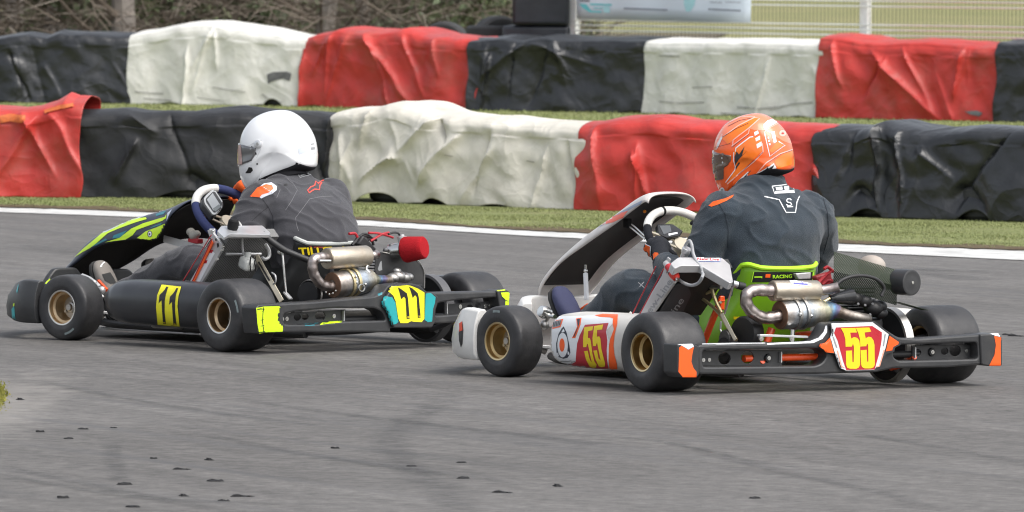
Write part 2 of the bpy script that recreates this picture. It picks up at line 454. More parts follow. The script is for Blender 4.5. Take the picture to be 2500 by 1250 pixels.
# ================================================================== THE SETTING
def node_mat(name):
    m = bpy.data.materials.new(name); m.use_nodes = True
    return m, m.node_tree.nodes, m.node_tree.links, m.node_tree.nodes['Principled BSDF']
def N_noise(n, l, vec, sc, det=5, ro=.6, dim='3D'):
    q = n.new('ShaderNodeTexNoise'); q.inputs['Scale'].default_value = sc; q.inputs['Detail'].default_value = det; q.inputs['Roughness'].default_value = ro
    l.new(vec, q.inputs['Vector']); return q.outputs['Fac']
def N_map(n, l, v, a, b, c, d):
    q = n.new('ShaderNodeMapRange'); q.inputs['From Min'].default_value = a; q.inputs['From Max'].default_value = b
    q.inputs['To Min'].default_value = c; q.inputs['To Max'].default_value = d; l.new(v, q.inputs['Value']); return q.outputs[0]
def N_mix(n, l, fac, a, b, mode='MIX'):
    q = n.new('ShaderNodeMix'); q.data_type = 'RGBA'; q.blend_type = mode
    for s, v in (('Factor', fac), ('A', a), ('B', b)):
        if isinstance(v, (tuple, list)): q.inputs[s].default_value = (*v, 1)
        elif isinstance(v, (int, float)): q.inputs[s].default_value = v
        else: l.new(v, q.inputs[s])
    return q.outputs['Result']
def asphalt():
    m, n, l, b = node_mat('asphalt')
    g = n.new('ShaderNodeNewGeometry')
    mp = n.new('ShaderNodeMapping'); mp.vector_type = 'POINT'; mp.inputs['Rotation'].default_value = (0, 0, R_(-118)); l.new(g.outputs['Position'], mp.inputs['Vector'])
    st = n.new('ShaderNodeMapping'); st.inputs['Scale'].default_value = (.11, 1, 1); l.new(mp.outputs[0], st.inputs['Vector'])
    s2 = n.new('ShaderNodeMapping'); s2.inputs['Scale'].default_value = (.03, 1, 1); l.new(mp.outputs[0], s2.inputs['Vector'])
    s3 = n.new('ShaderNodeMapping'); s3.inputs['Scale'].default_value = (.55, 1.0, 1); s3.inputs['Rotation'].default_value = (0, 0, R_(12)); l.new(g.outputs['Position'], s3.inputs['Vector'])
    c = N_mix(n, l, N_map(n, l, N_noise(n, l, g.outputs['Position'], .35, 4), .3, .7, 0, 1), (.112, .106, .099), (.148, .141, .133))
    c = N_mix(n, l, 1.0, c, N_map(n, l, N_noise(n, l, s3.outputs[0], 34, 9, .80), .34, .66, .45, 1.55), 'MULTIPLY')
    c = N_mix(n, l, 1.0, c, N_map(n, l, N_noise(n, l, g.outputs['Position'], 170, 3, .8), .3, .7, .72, 1.28), 'MULTIPLY')
    c = N_mix(n, l, 1.0, c, N_map(n, l, N_noise(n, l, st.outputs[0], 5.5, 6), .32, .68, .82, 1.16), 'MULTIPLY')
    c = N_mix(n, l, 1.0, c, N_map(n, l, N_noise(n, l, s3.outputs[0], 11, 6, .7), .32, .68, .80, 1.22), 'MULTIPLY')
    dk = N_map(n, l, N_noise(n, l, s2.outputs[0], 5.0, 4, .5), .56, .72, 0, .55)
    c = N_mix(n, l, dk, c, (.085, .085, .088))
    # pale dust swept up beside the inside kerb
    sb = n.new('ShaderNodeVectorMath'); sb.operation = 'SUBTRACT'; l.new(g.outputs['Position'], sb.inputs[0]); p = gnd(10, 990); sb.inputs[1].default_value = p
    sc = n.new('ShaderNodeVectorMath'); sc.operation = 'MULTIPLY'; l.new(sb.outputs[0], sc.inputs[0]); sc.inputs[1].default_value = (4.6, .42, 1)
    ln = n.new('ShaderNodeVectorMath'); ln.operation = 'LENGTH'; l.new(sc.outputs[0], ln.inputs[0])
    ad = n.new('ShaderNodeMath'); ad.operation = 'ADD'; l.new(ln.outputs['Value'], ad.inputs[0]); l.new(N_map(n, l, N_noise(n, l, g.outputs['Position'], 5, 6), .3, .7, -.5, .5), ad.inputs[1])
    c = N_mix(n, l, N_map(n, l, ad.outputs[0], .3, 1.0, .38, 0), c, (.33, .31, .28))
    l.new(c, b.inputs['Base Color']); b.inputs['Roughness'].default_value = .72; b.inputs['Specular IOR Level'].default_value = .35
    bp = n.new('ShaderNodeBump'); bp.inputs['Strength'].default_value = .55; bp.inputs['Distance'].default_value = .006
    l.new(N_noise(n, l, g.outputs['Position'], 130, 4, .8), bp.inputs['Height']); l.new(bp.outputs[0], b.inputs['Normal'])
    return m
def grassmat(name, a, b2, c3, sc=.5, tuft=18):
    m, n, l, b = node_mat(name)
    g = n.new('ShaderNodeNewGeometry')
    c = N_mix(n, l, N_map(n, l, N_noise(n, l, g.outputs['Position'], sc, 5), .35, .65, 0, 1), a, b2)
    c = N_mix(n, l, N_map(n, l, N_noise(n, l, g.outputs['Position'], sc * 3.1, 6, .7), .52, .75, 0, .8), c, c3)
    c = N_mix(n, l, 1.0, c, N_map(n, l, N_noise(n, l, g.outputs['Position'], tuft, 5, .75), .25, .75, .65, 1.35), 'MULTIPLY')
    l.new(c, b.inputs['Base Color']); b.inputs['Roughness'].default_value = .9; b.inputs['Specular IOR Level'].default_value = .15
    bp = n.new('ShaderNodeBump'); bp.inputs['Strength'].default_value = .6; bp.inputs['Distance'].default_value = .03
    l.new(N_noise(n, l, g.outputs['Position'], tuft * 2, 4, .8), bp.inputs['Height']); l.new(bp.outputs[0], b.inputs['Normal'])
    return m
M_asph = asphalt()
M_field = grassmat('rough_field', (.20, .21, .085), (.29, .265, .14), (.14, .17, .06), .12, 5)
M_verge = grassmat('mown_verge', (.205, .235, .095), (.235, .255, .11), (.24, .215, .125), .7, 26)
M_soil = grassmat('bare_earth', (.115, .085, .055), (.15, .115, .075), (.10, .11, .04), 2.0, 30)
M_litter = grassmat('leaf_litter', (.12, .10, .075), (.15, .13, .09), (.10, .11, .06), .6, 9)
def flat(name, pts, z, m):
    o = G().add([(p[0], p[1], z) for p in pts], [tuple(range(len(pts)))]).obj(name, m, None, smooth=False)
    return tag(o, kind='structure')
def strip(name, A, B, z, m):
    n = len(A); o = G().add([(p[0], p[1], z) for p in A + B], [(i, i + 1, n + i + 1, n + i) for i in range(n - 1)]).obj(name, m, None, smooth=False)
    return tag(o, kind='structure')
ext = lambda pts, a, b: [a] + pts + [b]
T_top = [gnd(x, y) for x, y in ((-60, 505), (0, 507), (250, 514), (560, 527), (900, 539), (1250, 562), (1650, 580), (2050, 596), (2500, 613), (2560, 616))]
T_bot = [gnd(x, y) for x, y in ((-60, 517), (0, 519), (250, 528), (560, 540), (900, 553), (1250, 575), (1650, 596), (2050, 615), (2500, 637), (2560, 640))]
T_top = ext(T_top, T_top[0] + V((-12, 9.5, 0)), T_top[-1] + V((12, -13, 0)))
T_bot = ext(T_bot, T_bot[0] + V((-12, 9.5, 0)), T_bot[-1] + V((12, -13, 0)))
def edgeY(x):
    return interp([(p.x, p.y) for p in T_top], x)
g_ = G().add([(-700, -60, -.012), (700, -60, -.012), (700, 1300, -.012), (-700, 1300, -.012)], [(0, 1, 2, 3)])
tag(g_.obj('ground', M_field, None, smooth=False), kind='structure')
flat('race_track', [(-40, -30), (40, -30)] + [(40, 10)] + [(p.x, p.y) for p in reversed(T_top)] + [(-40, 62)], 0, M_asph)
M_line = mat('worn_white_paint', (.60, .60, .575), .6, var=.22, vs=7, dirt=.8, dirtcol=(.24, .23, .215), ds=6)
strip('edge_line', T_top, T_bot, .004, M_line)
V_far = [V((p.x, 86 - p.x * .4, 0)) for p in T_top]
strip('grass_verge', T_top, V_far, .006, M_verge)
rs = random.Random(3)
soA, soB = [], []
for i in range(150):
    x = -3.6 + 7.2 * i / 149; y = edgeY(x)
    soA.append(V((x, y - .05 - .10 * rs.random(), 0))); soB.append(V((x, y + .30 + .45 * noise.noise(V((x * 2.2, 0, 0))) + .25 * rs.random(), 0)))
strip('bare_soil_edge', soA, soB, .009, M_soil)

# ------------------------------------------------------------------ rubber laid on the track
def markmat():
    m, n, l, b = node_mat('laid_rubber')
    g = n.new('ShaderNodeNewGeometry')
    b.inputs['Base Color'].default_value = (.05, .05, .052, 1); b.inputs['Roughness'].default_value = .6
    uv = n.new('ShaderNodeUVMap'); sx = n.new('ShaderNodeSeparateXYZ'); l.new(uv.outputs[0], sx.inputs[0])
    a = N_map(n, l, sx.outputs['X'], 0, 1, 0, 1)
    pm = n.new('ShaderNodeMath'); pm.operation = 'PINGPONG'; l.new(sx.outputs['X'], pm.inputs[0]); pm.inputs[1].default_value = .5
    e = N_map(n, l, pm.outputs[0], 0, .35, 0, 1)
    nn = N_map(n, l, N_noise(n, l, g.outputs['Position'], 9, 6, .7), .35, .65, .03, .26)
    mm = n.new('ShaderNodeMath'); mm.operation = 'MULTIPLY'; l.new(e, mm.inputs[0]); l.new(nn, mm.inputs[1])
    pe = n.new('ShaderNodeMath'); pe.operation = 'PINGPONG'; l.new(sx.outputs['Y'], pe.inputs[0]); pe.inputs[1].default_value = .5
    e2 = N_map(n, l, pe.outputs[0], 0, .12, 0, 1)
    m3 = n.new('ShaderNodeMath'); m3.operation = 'MULTIPLY'; l.new(mm.outputs[0], m3.inputs[0]); l.new(e2, m3.inputs[1])
    l.new(m3.outputs[0], b.inputs['Alpha']); return m
M_mark = markmat()
def tyre_mark(path, w, z):
    P = [gnd(*p) for p in path]; P = spline(P, 8); n = len(P); vs = []; fs = []; uv = []
    for i, p in enumerate(P):
        t = (P[min(i + 1, n - 1)] - P[max(i - 1, 0)]).normalized(); s = V((t.y, -t.x, 0)) * w / 2
        vs += [(p + s), (p - s)]; uv += [(0, i / (n - 1)), (1, i / (n - 1))]
    vs = [(v.x, v.y, z) for v in vs]
    me = bpy.data.meshes.new('tyre_mark'); me.from_pydata(vs, [], [(2 * i, 2 * i + 1, 2 * i + 3, 2 * i + 2) for i in range(n - 1)])
    u = me.uv_layers.new(name='UVMap')
    for lp in me.loops: u.data[lp.index].uv = uv[lp.vertex_index]
    me.materials.append(M_mark); tag(link(bpy.data.objects.new('tyre_mark', me)), kind='structure')
for i, (pth, w) in enumerate([([(1120, 955), (1010, 1025), (950, 1070), (985, 1130), (1080, 1200), (1150, 1270)], .16), ([(-30, 1135), (200, 1180), (420, 1225), (640, 1262)], .10),
        ([(430, 1050), (750, 1110), (1020, 1150), (1300, 1190)], .09), ([(560, 975), (900, 1020), (1260, 1062), (1500, 1090)], .12), ([(1620, 1078), (1900, 1150), (2130, 1200), (2300, 1250)], .10),
        ([(2060, 1055), (2300, 1095), (2560, 1140)], .09), ([(2200, 655), (2300, 672), (2400, 688)], .35), ([(1250, 1055), (1600, 1078), (1900, 1140)], .07), ([(270, 1075), (285, 1150), (300, 1180)], .08),
        ([(0, 1160), (330, 1215), (900, 1240)], .06), ([(80, 930), (400, 990), (800, 1045)], .08), ([(1900, 640), (2150, 655), (2520, 668)], .3), ([(860, 640), (1000, 655), (1200, 668)], .3), ([(0, 600), (150, 610), (330, 640)], .4)]):
    tyre_mark(pth, w, .002 + .0002 * i)

# ------------------------------------------------------------------ grass
M_blade = grassmat('grass_blades', (.222, .252, .105), (.245, .268, .115), (.26, .245, .14), .9, 2)
def grass(name, n, f, h0, h1, w, m, seed):
    r = random.Random(seed); vs = []; fs = []
    while len(fs) < n:
        q = f(r)
        if q is None: continue
        x, y, k = q
        h = r.uniform(h0, h1) * k; a = r.uniform(0, math.pi); dx, dy = math.cos(a) * w, math.sin(a) * w
        lx, ly = r.gauss(0, .35) * h, r.gauss(0, .35) * h; i = len(vs)
        vs += [(x - dx, y - dy, 0.004), (x + dx, y + dy, 0.004), (x + lx, y + ly, h)]; fs.append((i, i + 1, i + 2))
    o = G().add(vs, fs).obj(name, m, None, smooth=False, recalc=False); return tag(o, kind='stuff')
nb0, nb1 = gnd(0, 483), gnd(2500, 546)
def nearY(x): return nb0.y + (nb1.y - nb0.y) * (x - nb0.x) / (nb1.x - nb0.x)
def f_near(r):
    x = r.uniform(-3.7, 3.4); e = edgeY(x) + .06; y = r.uniform(e, nearY(x) + .5); d = y - e
    k = .8 + .5 * noise.noise(V((x * 1.3, y * 1.3, 0)))
    if d < .55 and r.random() > d / .55 + .25 * noise.noise(V((x * 3, y * 3, 2))): return None
    return x, y, k
grass('grass', 80000, f_near, .008, .020, .0045, M_blade, 5)
def f_far(r):
    y = r.uniform(64, 80); x = r.uniform(-.066, .066) * y
    return x, y, 1 + .5 * noise.noise(V((x, y, 0)))
grass('grass', 34000, f_far, .012, .03, .009, M_blade, 6)
M_moss = grassmat('yellow_moss', (.34, .33, .06), (.25, .25, .07), (.19, .15, .08), 9, 60)
def f_moss(r):
    a = r.gauss(0, 1); b = r.gauss(0, 1)
    p = gnd(-9 + a * 10, 968 + b * 14); return p.x, p.y, 1 - .3 * min(1, abs(b))
grass('moss', 2600, f_moss, .006, .018, .004, M_moss, 9)

# ------------------------------------------------------------------ tarpaulin barriers
M_tred = mat('tarp_red', (.50, .042, .034), .46, var=.2, vs=3.5, bump=.1, bs=18, crumple=.13, cs=2.2, dirt=.5, dirtcol=(.30, .13, .10), ds=2.6, spec=.4)
M_tblk = mat('tarp_black', (.013, .0145, .017), .36, var=.3, vs=3, bump=.1, bs=16, crumple=.17, cs=2.0, dirt=.5, dirtcol=(.055, .057, .062), ds=2.6, spec=.6)
M_tblk2 = mat('tarp_charcoal', (.019, .0195, .021), .5, var=.3, vs=3, bump=.1, bs=16, crumple=.13, cs=2.2, dirt=.45, dirtcol=(.05, .05, .052), ds=2.6, spec=.4)
M_twht = mat('tarp_white', (.66, .63, .55), .55, var=.12, vs=4, bump=.1, bs=16, crumple=.13, cs=2.2, dirt=.6, dirtcol=(.36, .33, .26), ds=3.4)
M_twhf = mat('tarp_chalk_white', (.72, .71, .66), .55, var=.12, vs=4, bump=.1, bs=16, crumple=.13, cs=2.2, dirt=.55, dirtcol=(.36, .34, .30), ds=4)
PROF = [(.045, 0), (.035, .15), (.02, .35), (.008, .55), (0, .72), (0, .84), (-.015, .90), (-.055, .95), (-.13, .985), (-.26, 1.0), (-.45, .985), (-.52, .95), (-.55, .85), (-.56, .5), (-.57, .02)]
def barrier(label, m, pL, pR, top, seed, creases=(), gaps=(), amp=1.0, group=None, tyres=.58, nu=210, dep=1.0):
    r = random.Random(seed)
    A, B = gnd(*pL), gnd(*pR); D = (B - A); L = D.length; D.normalize(); Nn = V((D.y, -D.x, 0))
    A = A - D * .04; L += .08
    hh = []
    for px, py in top:
        q = WF.on(px, py, A - Nn * .26 * dep, Nn); hh.append(((q - A).dot(D), q.z * 1.02))
    pr = spline([(a * (dep if a < -.1 else 1), b, 0) for a, b in PROF], 9)
    cre = list(creases)
    for k in range(int(L * 3.2 * amp)):
        u0 = r.uniform(0, L); v0 = r.uniform(.55, 1.0); ang = r.choice((-1, 1)) * r.uniform(.03, .6); ln = r.uniform(.4, 1.0)
        cre.append((u0, v0, u0 + math.sin(ang) * ln * .7, v0 - math.cos(ang) * ln, r.uniform(.02, .06), r.choice((-1, 1, 1)) * r.uniform(.014, .045)))
    vs = []; ns = len(pr)
    for i in range(nu + 1):
        u = L * i / nu; h = interp(hh, u) + .008 * noise.noise(V((u * 5, seed, 0)))
        gp = 0.0
        for (ga, gb, gh) in gaps:
            if ga < u < gb: gp = max(gp, gh * math.sin(math.pi * (u - ga) / (gb - ga)) ** .8)
        z0 = .006 + max(0, .03 * noise.noise(V((u * 3.1, seed + 5, 0)))) + gp
        for j, p in enumerate(pr):
            off, t = p.x, p.y
            front = 1.0 if j < ns * .45 else max(0, 1 - (j - ns * .45) / (ns * .12))
            z = z0 + (h - z0) * t if j < ns * .7 else h * t
            d = 0
            for (u0, v0, u1, v1, w, a) in cre:
                bx, by = (u1 - u0), (v1 - v0) * h; px_, py_ = u - u0, (t - v0) * h
                q = (px_ * bx + py_ * by) / (bx * bx + by * by + 1e-9)
                if -.15 < q < 1.15:
                    qq = max(0, min(1, q)); sd = (px_ * by - py_ * bx) / math.hypot(bx, by)
                    f = math.exp(-sd / w) if sd > 0 else math.exp(sd / (w * .38))
                    d += 1.45 * a * f * (1 - .5 * qq) * smoo((.15 + q) / .3) * smoo((1.15 - q) / .3)
            bulge = .016 * math.cos(2 * math.pi * u / tyres + seed) * (1 if t < .8 else .3)
            nz = .042 * amp * noise.noise(V((u * 2.1, t * 1.6, seed))) + .018 * amp * noise.noise(V((u * 6.3 + t * 2, t * 4.5, seed + 3)))
            d = (d + bulge + nz) * (front * .85 + .15)
            du = .02 * noise.noise(V((t * 3, seed, i * .02))) * (1 if 0 < i < nu else 1.4)
            zz = z + (.010 * noise.noise(V((u * 4, off * 6, seed + 9))) if front < 1 else 0)
            q = A + D * (u + du) + Nn * (off + d)
            vs.append((q.x, q.y, max(.004, zz)))
    fs = [(i * ns + j, (i + 1) * ns + j, (i + 1) * ns + j + 1, i * ns + j + 1) for i in range(nu) for j in range(ns - 1)]
    o = G().add(vs, fs).obj('barrier_cover', m, None, solid=.004, angle=60)
    tag(o, label, 'barrier', group)
    return o, A, D, Nn, L
GN, GF = 'covered barriers along the track edge', 'covered barriers on the far bank'
near = []
near.append(barrier('red tarpaulin barrier at the left end of the nearer row, one corner flicked up', M_tred, (-420, 478), (186, 485), [(-420, 250), (0, 262), (60, 265), (110, 263), (150, 250), (178, 232), (196, 240)], 1, [(1.33, .85, 1.1, .2, .05, .05), (1.25, .95, 1.45, .25, .04, .045)], group=GN))
near.append(barrier('black tarpaulin barrier of the nearer row, behind the driver in the white helmet', M_tblk2, (182, 485), (820, 492), [(185, 272), (250, 270), (320, 268), (360, 272), (480, 274), (560, 266), (600, 262), (660, 270), (815, 278)], 2, [(.35, .98, .55, .75, .05, .05), (.75, .2, 1.05, .02, .08, -.05)], gaps=((.55, .95, .05),), amp=.75, group=GN))
near.append(barrier('cream white tarpaulin barrier of the nearer row, creased, between the two drivers', M_twht, (812, 492), (1428, 515), [(815, 280), (900, 266), (960, 262), (1010, 250), (1040, 251), (1080, 268), (1130, 280), (1200, 281), (1260, 288), (1330, 296), (1425, 300)], 3,
    [(.90, .93, .62, .50, .05, .05), (.92, .92, 1.02, .62, .035, -.05), (.62, .45, .35, .18, .05, .06), (1.12, .78, .82, .2, .06, .055), (.10, .7, .25, .2, .05, .03), (1.35, .8, 1.25, .15, .04, -.04)], gaps=((.30, .62, .06), (.85, 1.05, .035)), group=GN))
near.append(barrier('red tarpaulin barrier of the nearer row, behind the orange helmet', M_tred, (1422, 515), (2008, 530), [(1422, 300), (1490, 297), (1560, 285), (1640, 285), (1700, 296), (1800, 300), (1920, 302), (2008, 306)], 4, [(.12, .9, .2, .1, .06, .04)], group=GN))
near.append(barrier('black tarpaulin barrier at the right end of the nearer row', M_tblk, (2000, 530), (2720, 552), [(2000, 318), (2060, 308), (2150, 312), (2180, 300), (2200, 294), (2230, 303), (2280, 312), (2360, 316), (2420, 308), (2500, 312), (2720, 316)], 5, [(.43, .98, .46, .1, .03, .05), (.75, .75, .95, .45, .06, .04), (.3, .3, .45, .05, .05, -.05), (1.0, .35, 1.2, .05, .06, -.05)], gaps=((.28, .5, .05), (1.0, 1.25, .06)), group=GN))
far = []
far.append(barrier('glossy black tarpaulin barrier at the left end of the far row', M_tblk, (-420, 248), (322, 255), [(-420, 90), (0, 92), (40, 84), (80, 80), (130, 88), (160, 76), (200, 79), (310, 82)], 11, amp=1.1, group=GF, nu=220, dep=1.5))
far.append(barrier('white tarpaulin barrier of the far row with a domed top and a dark scuff', M_twhf, (322, 255), (750, 262), [(318, 90), (350, 82), (420, 70), (480, 58), (540, 52), (600, 60), (680, 74), (745, 88)], 12, [(.9, .8, .7, .4, .06, .03)], gaps=((1.5, 1.72, .07),), amp=.6, group=GF, nu=220, dep=1.5))
far.append(barrier('bright red tarpaulin barrier of the far row left of the black wrapped blocks', M_tred, (748, 262), (1160, 271), [(748, 96), (800, 88), (840, 78), (880, 68), (920, 72), (980, 76), (1030, 68), (1080, 84), (1168, 92)], 13, [(.75, .95, 1.35, .08, .07, .07), (.35, .9, .3, .2, .05, .04), (1.2, .9, 1.5, .2, .06, .05)], group=GF, nu=220, dep=1.5))
far.append(barrier('black tarpaulin barrier of the far row below the end of the banner', M_tblk, (1150, 271), (1585, 278), [(1150, 96), (1220, 92), (1280, 88), (1320, 94), (1380, 86), (1440, 92), (1560, 92)], 14, [(.6, .9, .15, .45, .08, .05), (.65, .9, 1.4, .6, .07, .04)], group=GF, nu=220, dep=1.8))
far.append(barrier('flat white tarpaulin barrier of the far row below the mesh fence', M_twhf, (1578, 278), (2010, 290), [(1566, 92), (1640, 94), (1720, 98), (1830, 96), (2008, 100)], 15, amp=.5, group=GF, nu=220, dep=1.8))
far.append(barrier('bright red tarpaulin barrier of the far row below the white fence post', M_tred, (2003, 290), (2452, 299), [(1998, 98), (2040, 85), (2110, 88), (2160, 100), (2220, 100), (2280, 97), (2340, 100), (2440, 108)], 16, [(.62, .8, 1.3, .05, .08, .08), (.15, .9, .3, .4, .05, .05), (1.55, .9, 1.5, .3, .05, .05)], group=GF, nu=220, dep=1.8))
far.append(barrier('black tarpaulin barrier at the right end of the far row', M_tblk, (2438, 299), (2900, 308), [(2438, 106), (2470, 98), (2520, 102), (2900, 112)], 17, group=GF, nu=150, dep=1.8))
# scuffs printed on the white sheets
M_scuff = mat('dark_scuff', (.12, .12, .122), .7, var=.5, vs=12)
M_scufn = mat('faint_scuff', (.45, .42, .36), .7, var=.3, vs=10)
M_scufl = mat('grey_scuff', (.40, .39, .36), .7, var=.4, vs=10)
decal('scuff', WF, far[1][0], [[(652, 182), (668, 176), (700, 175), (712, 180), (708, 198), (690, 192), (664, 199), (655, 205)], ], M_scuff, far[1][0], off=.006, step=8)
decal('scuff', WF, far[1][0], stroke([(330, 224), (360, 227), (400, 229)], 3) + stroke([(520, 213), (560, 220), (600, 225)], 2.5) + stroke([(350, 240), (420, 246)], 3) + stroke([(640, 230), (660, 245), (690, 250)], 4) + stroke([(480, 238), (540, 246)], 2), M_scufl, far[1][0], off=.006, step=8)
decal('scuff', WF, far[4][0], stroke([(1610, 248), (1660, 252), (1720, 250)], 3) + stroke([(1800, 262), (1850, 266), (1900, 262)], 4) + stroke([(1880, 268), (1930, 255), (1985, 250)], 4) + stroke([(1610, 136), (1660, 138)], 3) + stroke([(1690, 214), (1740, 212)], 2.5) + stroke([(1760, 276), (1830, 280)], 3), M_scufl, far[4][0], off=.006, step=8)
decal('scuff', WF, far[5][0], [[(2355, 272), (2385, 270), (2400, 276), (2392, 284), (2370, 280)]], M_scuff, far[5][0], off=.006, step=8)
decal('scuff', WF, near[2][0], stroke([(1085, 376), (1108, 382)], 3) + stroke([(1288, 392), (1308, 396)], 3), M_scufn, near[2][0], off=.012, step=8)
M_smear = mat('yellow_paint_smear', (.60, .14, .035), .6, var=.4, vs=20)
decal('paint_smear', WF, near[0][0], stroke([(0, 292), (25, 288), (60, 292)], 16) + stroke([(110, 275), (150, 262), (180, 258)], 8), M_smear, near[0][0], off=.01, step=8)

def tyre_mesh(R=.29, w=.2):
    g = G(); h = w / 2
    g.lathe([(R * .58, -h * .75), (R * .72, -h), (R * .9, -h * .97), (R * .985, -h * .75), (R, -h * .35), (R * .985, -h * .1), (R * .985, h * .1), (R, h * .35), (R * .985, h * .75), (R * .9, h * .97), (R * .72, h), (R * .58, h * .75), (R * .56, 0)], (0, 0, 0), (0, 0, 1), seg=32, close=True)
    return g
M_otyre = mat('weathered_tyre', (.035, .036, .038), .75, var=.3, vs=8, dirt=.4, dirtcol=(.08, .078, .072))
_ty = tyre_mesh().obj('tyre', M_otyre); COL.objects.unlink(_ty)
def put_tyre(p, rot=(0, 0, 0), s=1.0, label=None, group=None):
    o = _ty.copy(); COL.objects.link(o); o.location = p; o.rotation_euler = rot; o.scale = (s, s, s); tag(o, label, 'tyre', group); return o
for (bo, A, D, Nn, L), us in ((near[1], ((.75, 'black cover behind the white helmet'),)), (near[2], ((.46, 'left half of the cream cover'), (.98, 'right half of the cream cover'))), (near[4], ((.40, 'right-hand nearer black cover'), (1.13, 'black cover at the right edge'))), (far[1], ((1.60, 'domed far white cover'),))):
    for u, wh in us:
        q = A + D * u - Nn * .30
        put_tyre((q.x, q.y, .105), (0, 0, u), 1.0, 'old black tyre under the lifted hem of the ' + wh, 'tyres under the barrier covers')
# ------------------------------------------------------------------ blocks, tyres, fence and banner behind the far row
fb = gnd(1400, 274); fD = (gnd(2000, 290) - gnd(1580, 278)).normalized(); fN = V((fD.y, -fD.x, 0))
fP = fb - fN * 1.35
def fp(px, py, off=0): return WF.on(px, py, fP + fN * off, fN)
M_wrap = mat('black_bale_wrap', (.020, .023, .030), .38, var=.3, vs=3, bump=.3, bs=10, dirt=.3, dirtcol=(.06, .062, .068), ds=2)
def block(label, px0, px1, z0, z1, dep):
    a, b = fp(px0, 60, .25), fp(px1, 60, .25); c = (a + b) / 2; c.z = (z0 + z1) / 2
    L = abs(b.x - a.x)
    g = G(); nx, ny, nz = 14, 10, 10
    g.box((0, 0, 0), (L, dep, z1 - z0)); o = g.obj('wrapped_block', M_wrap, None, bevel=.035, seg=3)
    bake(o); o.location = c + V((0, dep / 2, 0)); o.rotation_euler = (0, 0, R_(-6))
    return tag(o, label, 'block', 'black wrapped blocks behind the far barrier')
zb = fp(1330, 62, .25).z; zc = fp(1330, 90, .25).z
block('big black wrapped block on top of the stack left of the white fence post', 1258, 1398, zb, zb + .75, .7)
block('wide black wrapped block under the larger one, left of the white fence post', 1236, 1402, .02, zb - .004, .8)
def stack(px, ptop, s, label, grp, off):
    p = fp(px, ptop, off); n = max(1, round(p.z / (.2 * s))); hgt = p.z / n; s = hgt / .2
    for k in range(n): put_tyre((p.x + rs.uniform(-.02, .02), p.y + rs.uniform(-.02, .02), hgt * (k + .5)), (0, 0, rs.random()), s, label % ('lowest', 'second from bottom', 'third from bottom', 'fourth from bottom', 'fifth from bottom')[k], grp)
stack(1212, 62, 1.0, 'old tyre %s in the taller stack beside the black wrapped blocks', 'tyres stacked beside the wrapped blocks', .05)
stack(1085, 74, .85, 'old tyre %s in the lower stack behind the far red cover', 'tyres stacked behind the far red cover', -.1)
for px, py, R, an, lb in ((1216, 38, .30, .5, 'old tyre standing upright on the taller tyre stack beside the wrapped blocks'), (1086, 52, .27, -.3, 'old tyre standing upright on the lower tyre stack behind the far red cover')):
    p = fp(px, py, -.02); put_tyre((p.x, p.y, p.z - R), (R_(90), 0, an), R / .29, lb)
# fence
M_fpost = mat('white_fence_post', (.72, .72, .70), .45, dirt=.3, ds=6)
M_fwire = mat('white_fence_wire', (.78, .78, .74), .45)
M_fwire2 = mat('weathered_fence_wire', (.10, .105, .085), .6)
fe = bpy.data.objects.new('mesh_fence', None); link(fe); fe.location = (fP.x, fP.y, 0); fe.rotation_euler = (0, 0, math.atan2(fD.y, fD.x))
tag(fe, 'white welded mesh fence with square posts standing behind the far barriers', 'fence')
u0 = (fp(1402, 60) - fP).dot(fD); u1 = (fp(2113, 50) - fP).dot(fD)
def zat(px, py): return fp(px, py).z
for u in (u0, u1, 2 * u1 - u0):
    G().box((u, 0, .98), (.10, .06, 1.96)).obj('post', M_fpost, fe, bevel=.006)
    G().box((u, 0, 1.966), (.108, .068, .012)).obj('post_cap', M_fpost, fe, bevel=.003)
zs = [zat(1410, 5.5), zat(1410, 49), zat(1410, 61), zat(1410, 74)]
dz = zs[0] - zs[1]
zz = zs + [zs[0] + k for k in (.05, .10, .10 + dz, .15 + dz, .2 + dz)] + [zs[3] - .2, zs[3] - .4]
for z in zz:
    if .05 < z < 1.95: G().tube([(u0 + .02, -.035, z), (2 * u1 - u0 + .3, -.035, z)], .0078, 6).obj('horizontal_wire', M_fwire, fe)
g = G(); u = u0 + .09
while u < 2 * u1 - u0:
    g.tube([(u, -.026, .08), (u, -.026, 1.93)], .0036, 4); u += .05
tag(g.obj('vertical_wires', M_fwire2, fe), kind='stuff')
# banner
M_ban = mat('banner_pale_blue', (.74, .82, .90), .45, var=.03, vs=2)
bn = bpy.data.objects.new('banner', None); link(bn)
c0, c1 = fp(1408, 46, .05), fp(1833, 55, .05)
bn.location = (c0.x, c0.y, c0.z); tag(bn, 'pale blue advertising banner with teal lettering tied to the mesh fence', 'banner')
g = G(); H = .95; NU = 24
P = [[(c0 + (c1 - c0) * (i / NU) + V((0, 0, H * j / 8)) + fN * (.008 * math.sin(i * .9 + j * .4))) - c0 for j in range(9)] for i in range(NU + 1)]
g.add([p for r in P for p in r], [(i * 9 + j, (i + 1) * 9 + j, (i + 1) * 9 + j + 1, i * 9 + j + 1) for i in range(NU) for j in range(8)])
sheet = g.obj('sheet', M_ban, bn, solid=.003)
BF = Frame(c0.x, c0.y, 0); BF.m = Matrix.Translation(c0); BF.inv = BF.m.inverted(); BF.ro = BF.inv @ CP
M_bteal = mat('banner_teal', (.16, .62, .66), .45); M_btealp = mat('banner_pale_teal', (.45, .76, .80), .45); M_bgrey = mat('banner_print_grey', (.26, .28, .33), .5); M_bdark = mat('banner_print_dark', (.06, .06, .08), .5)
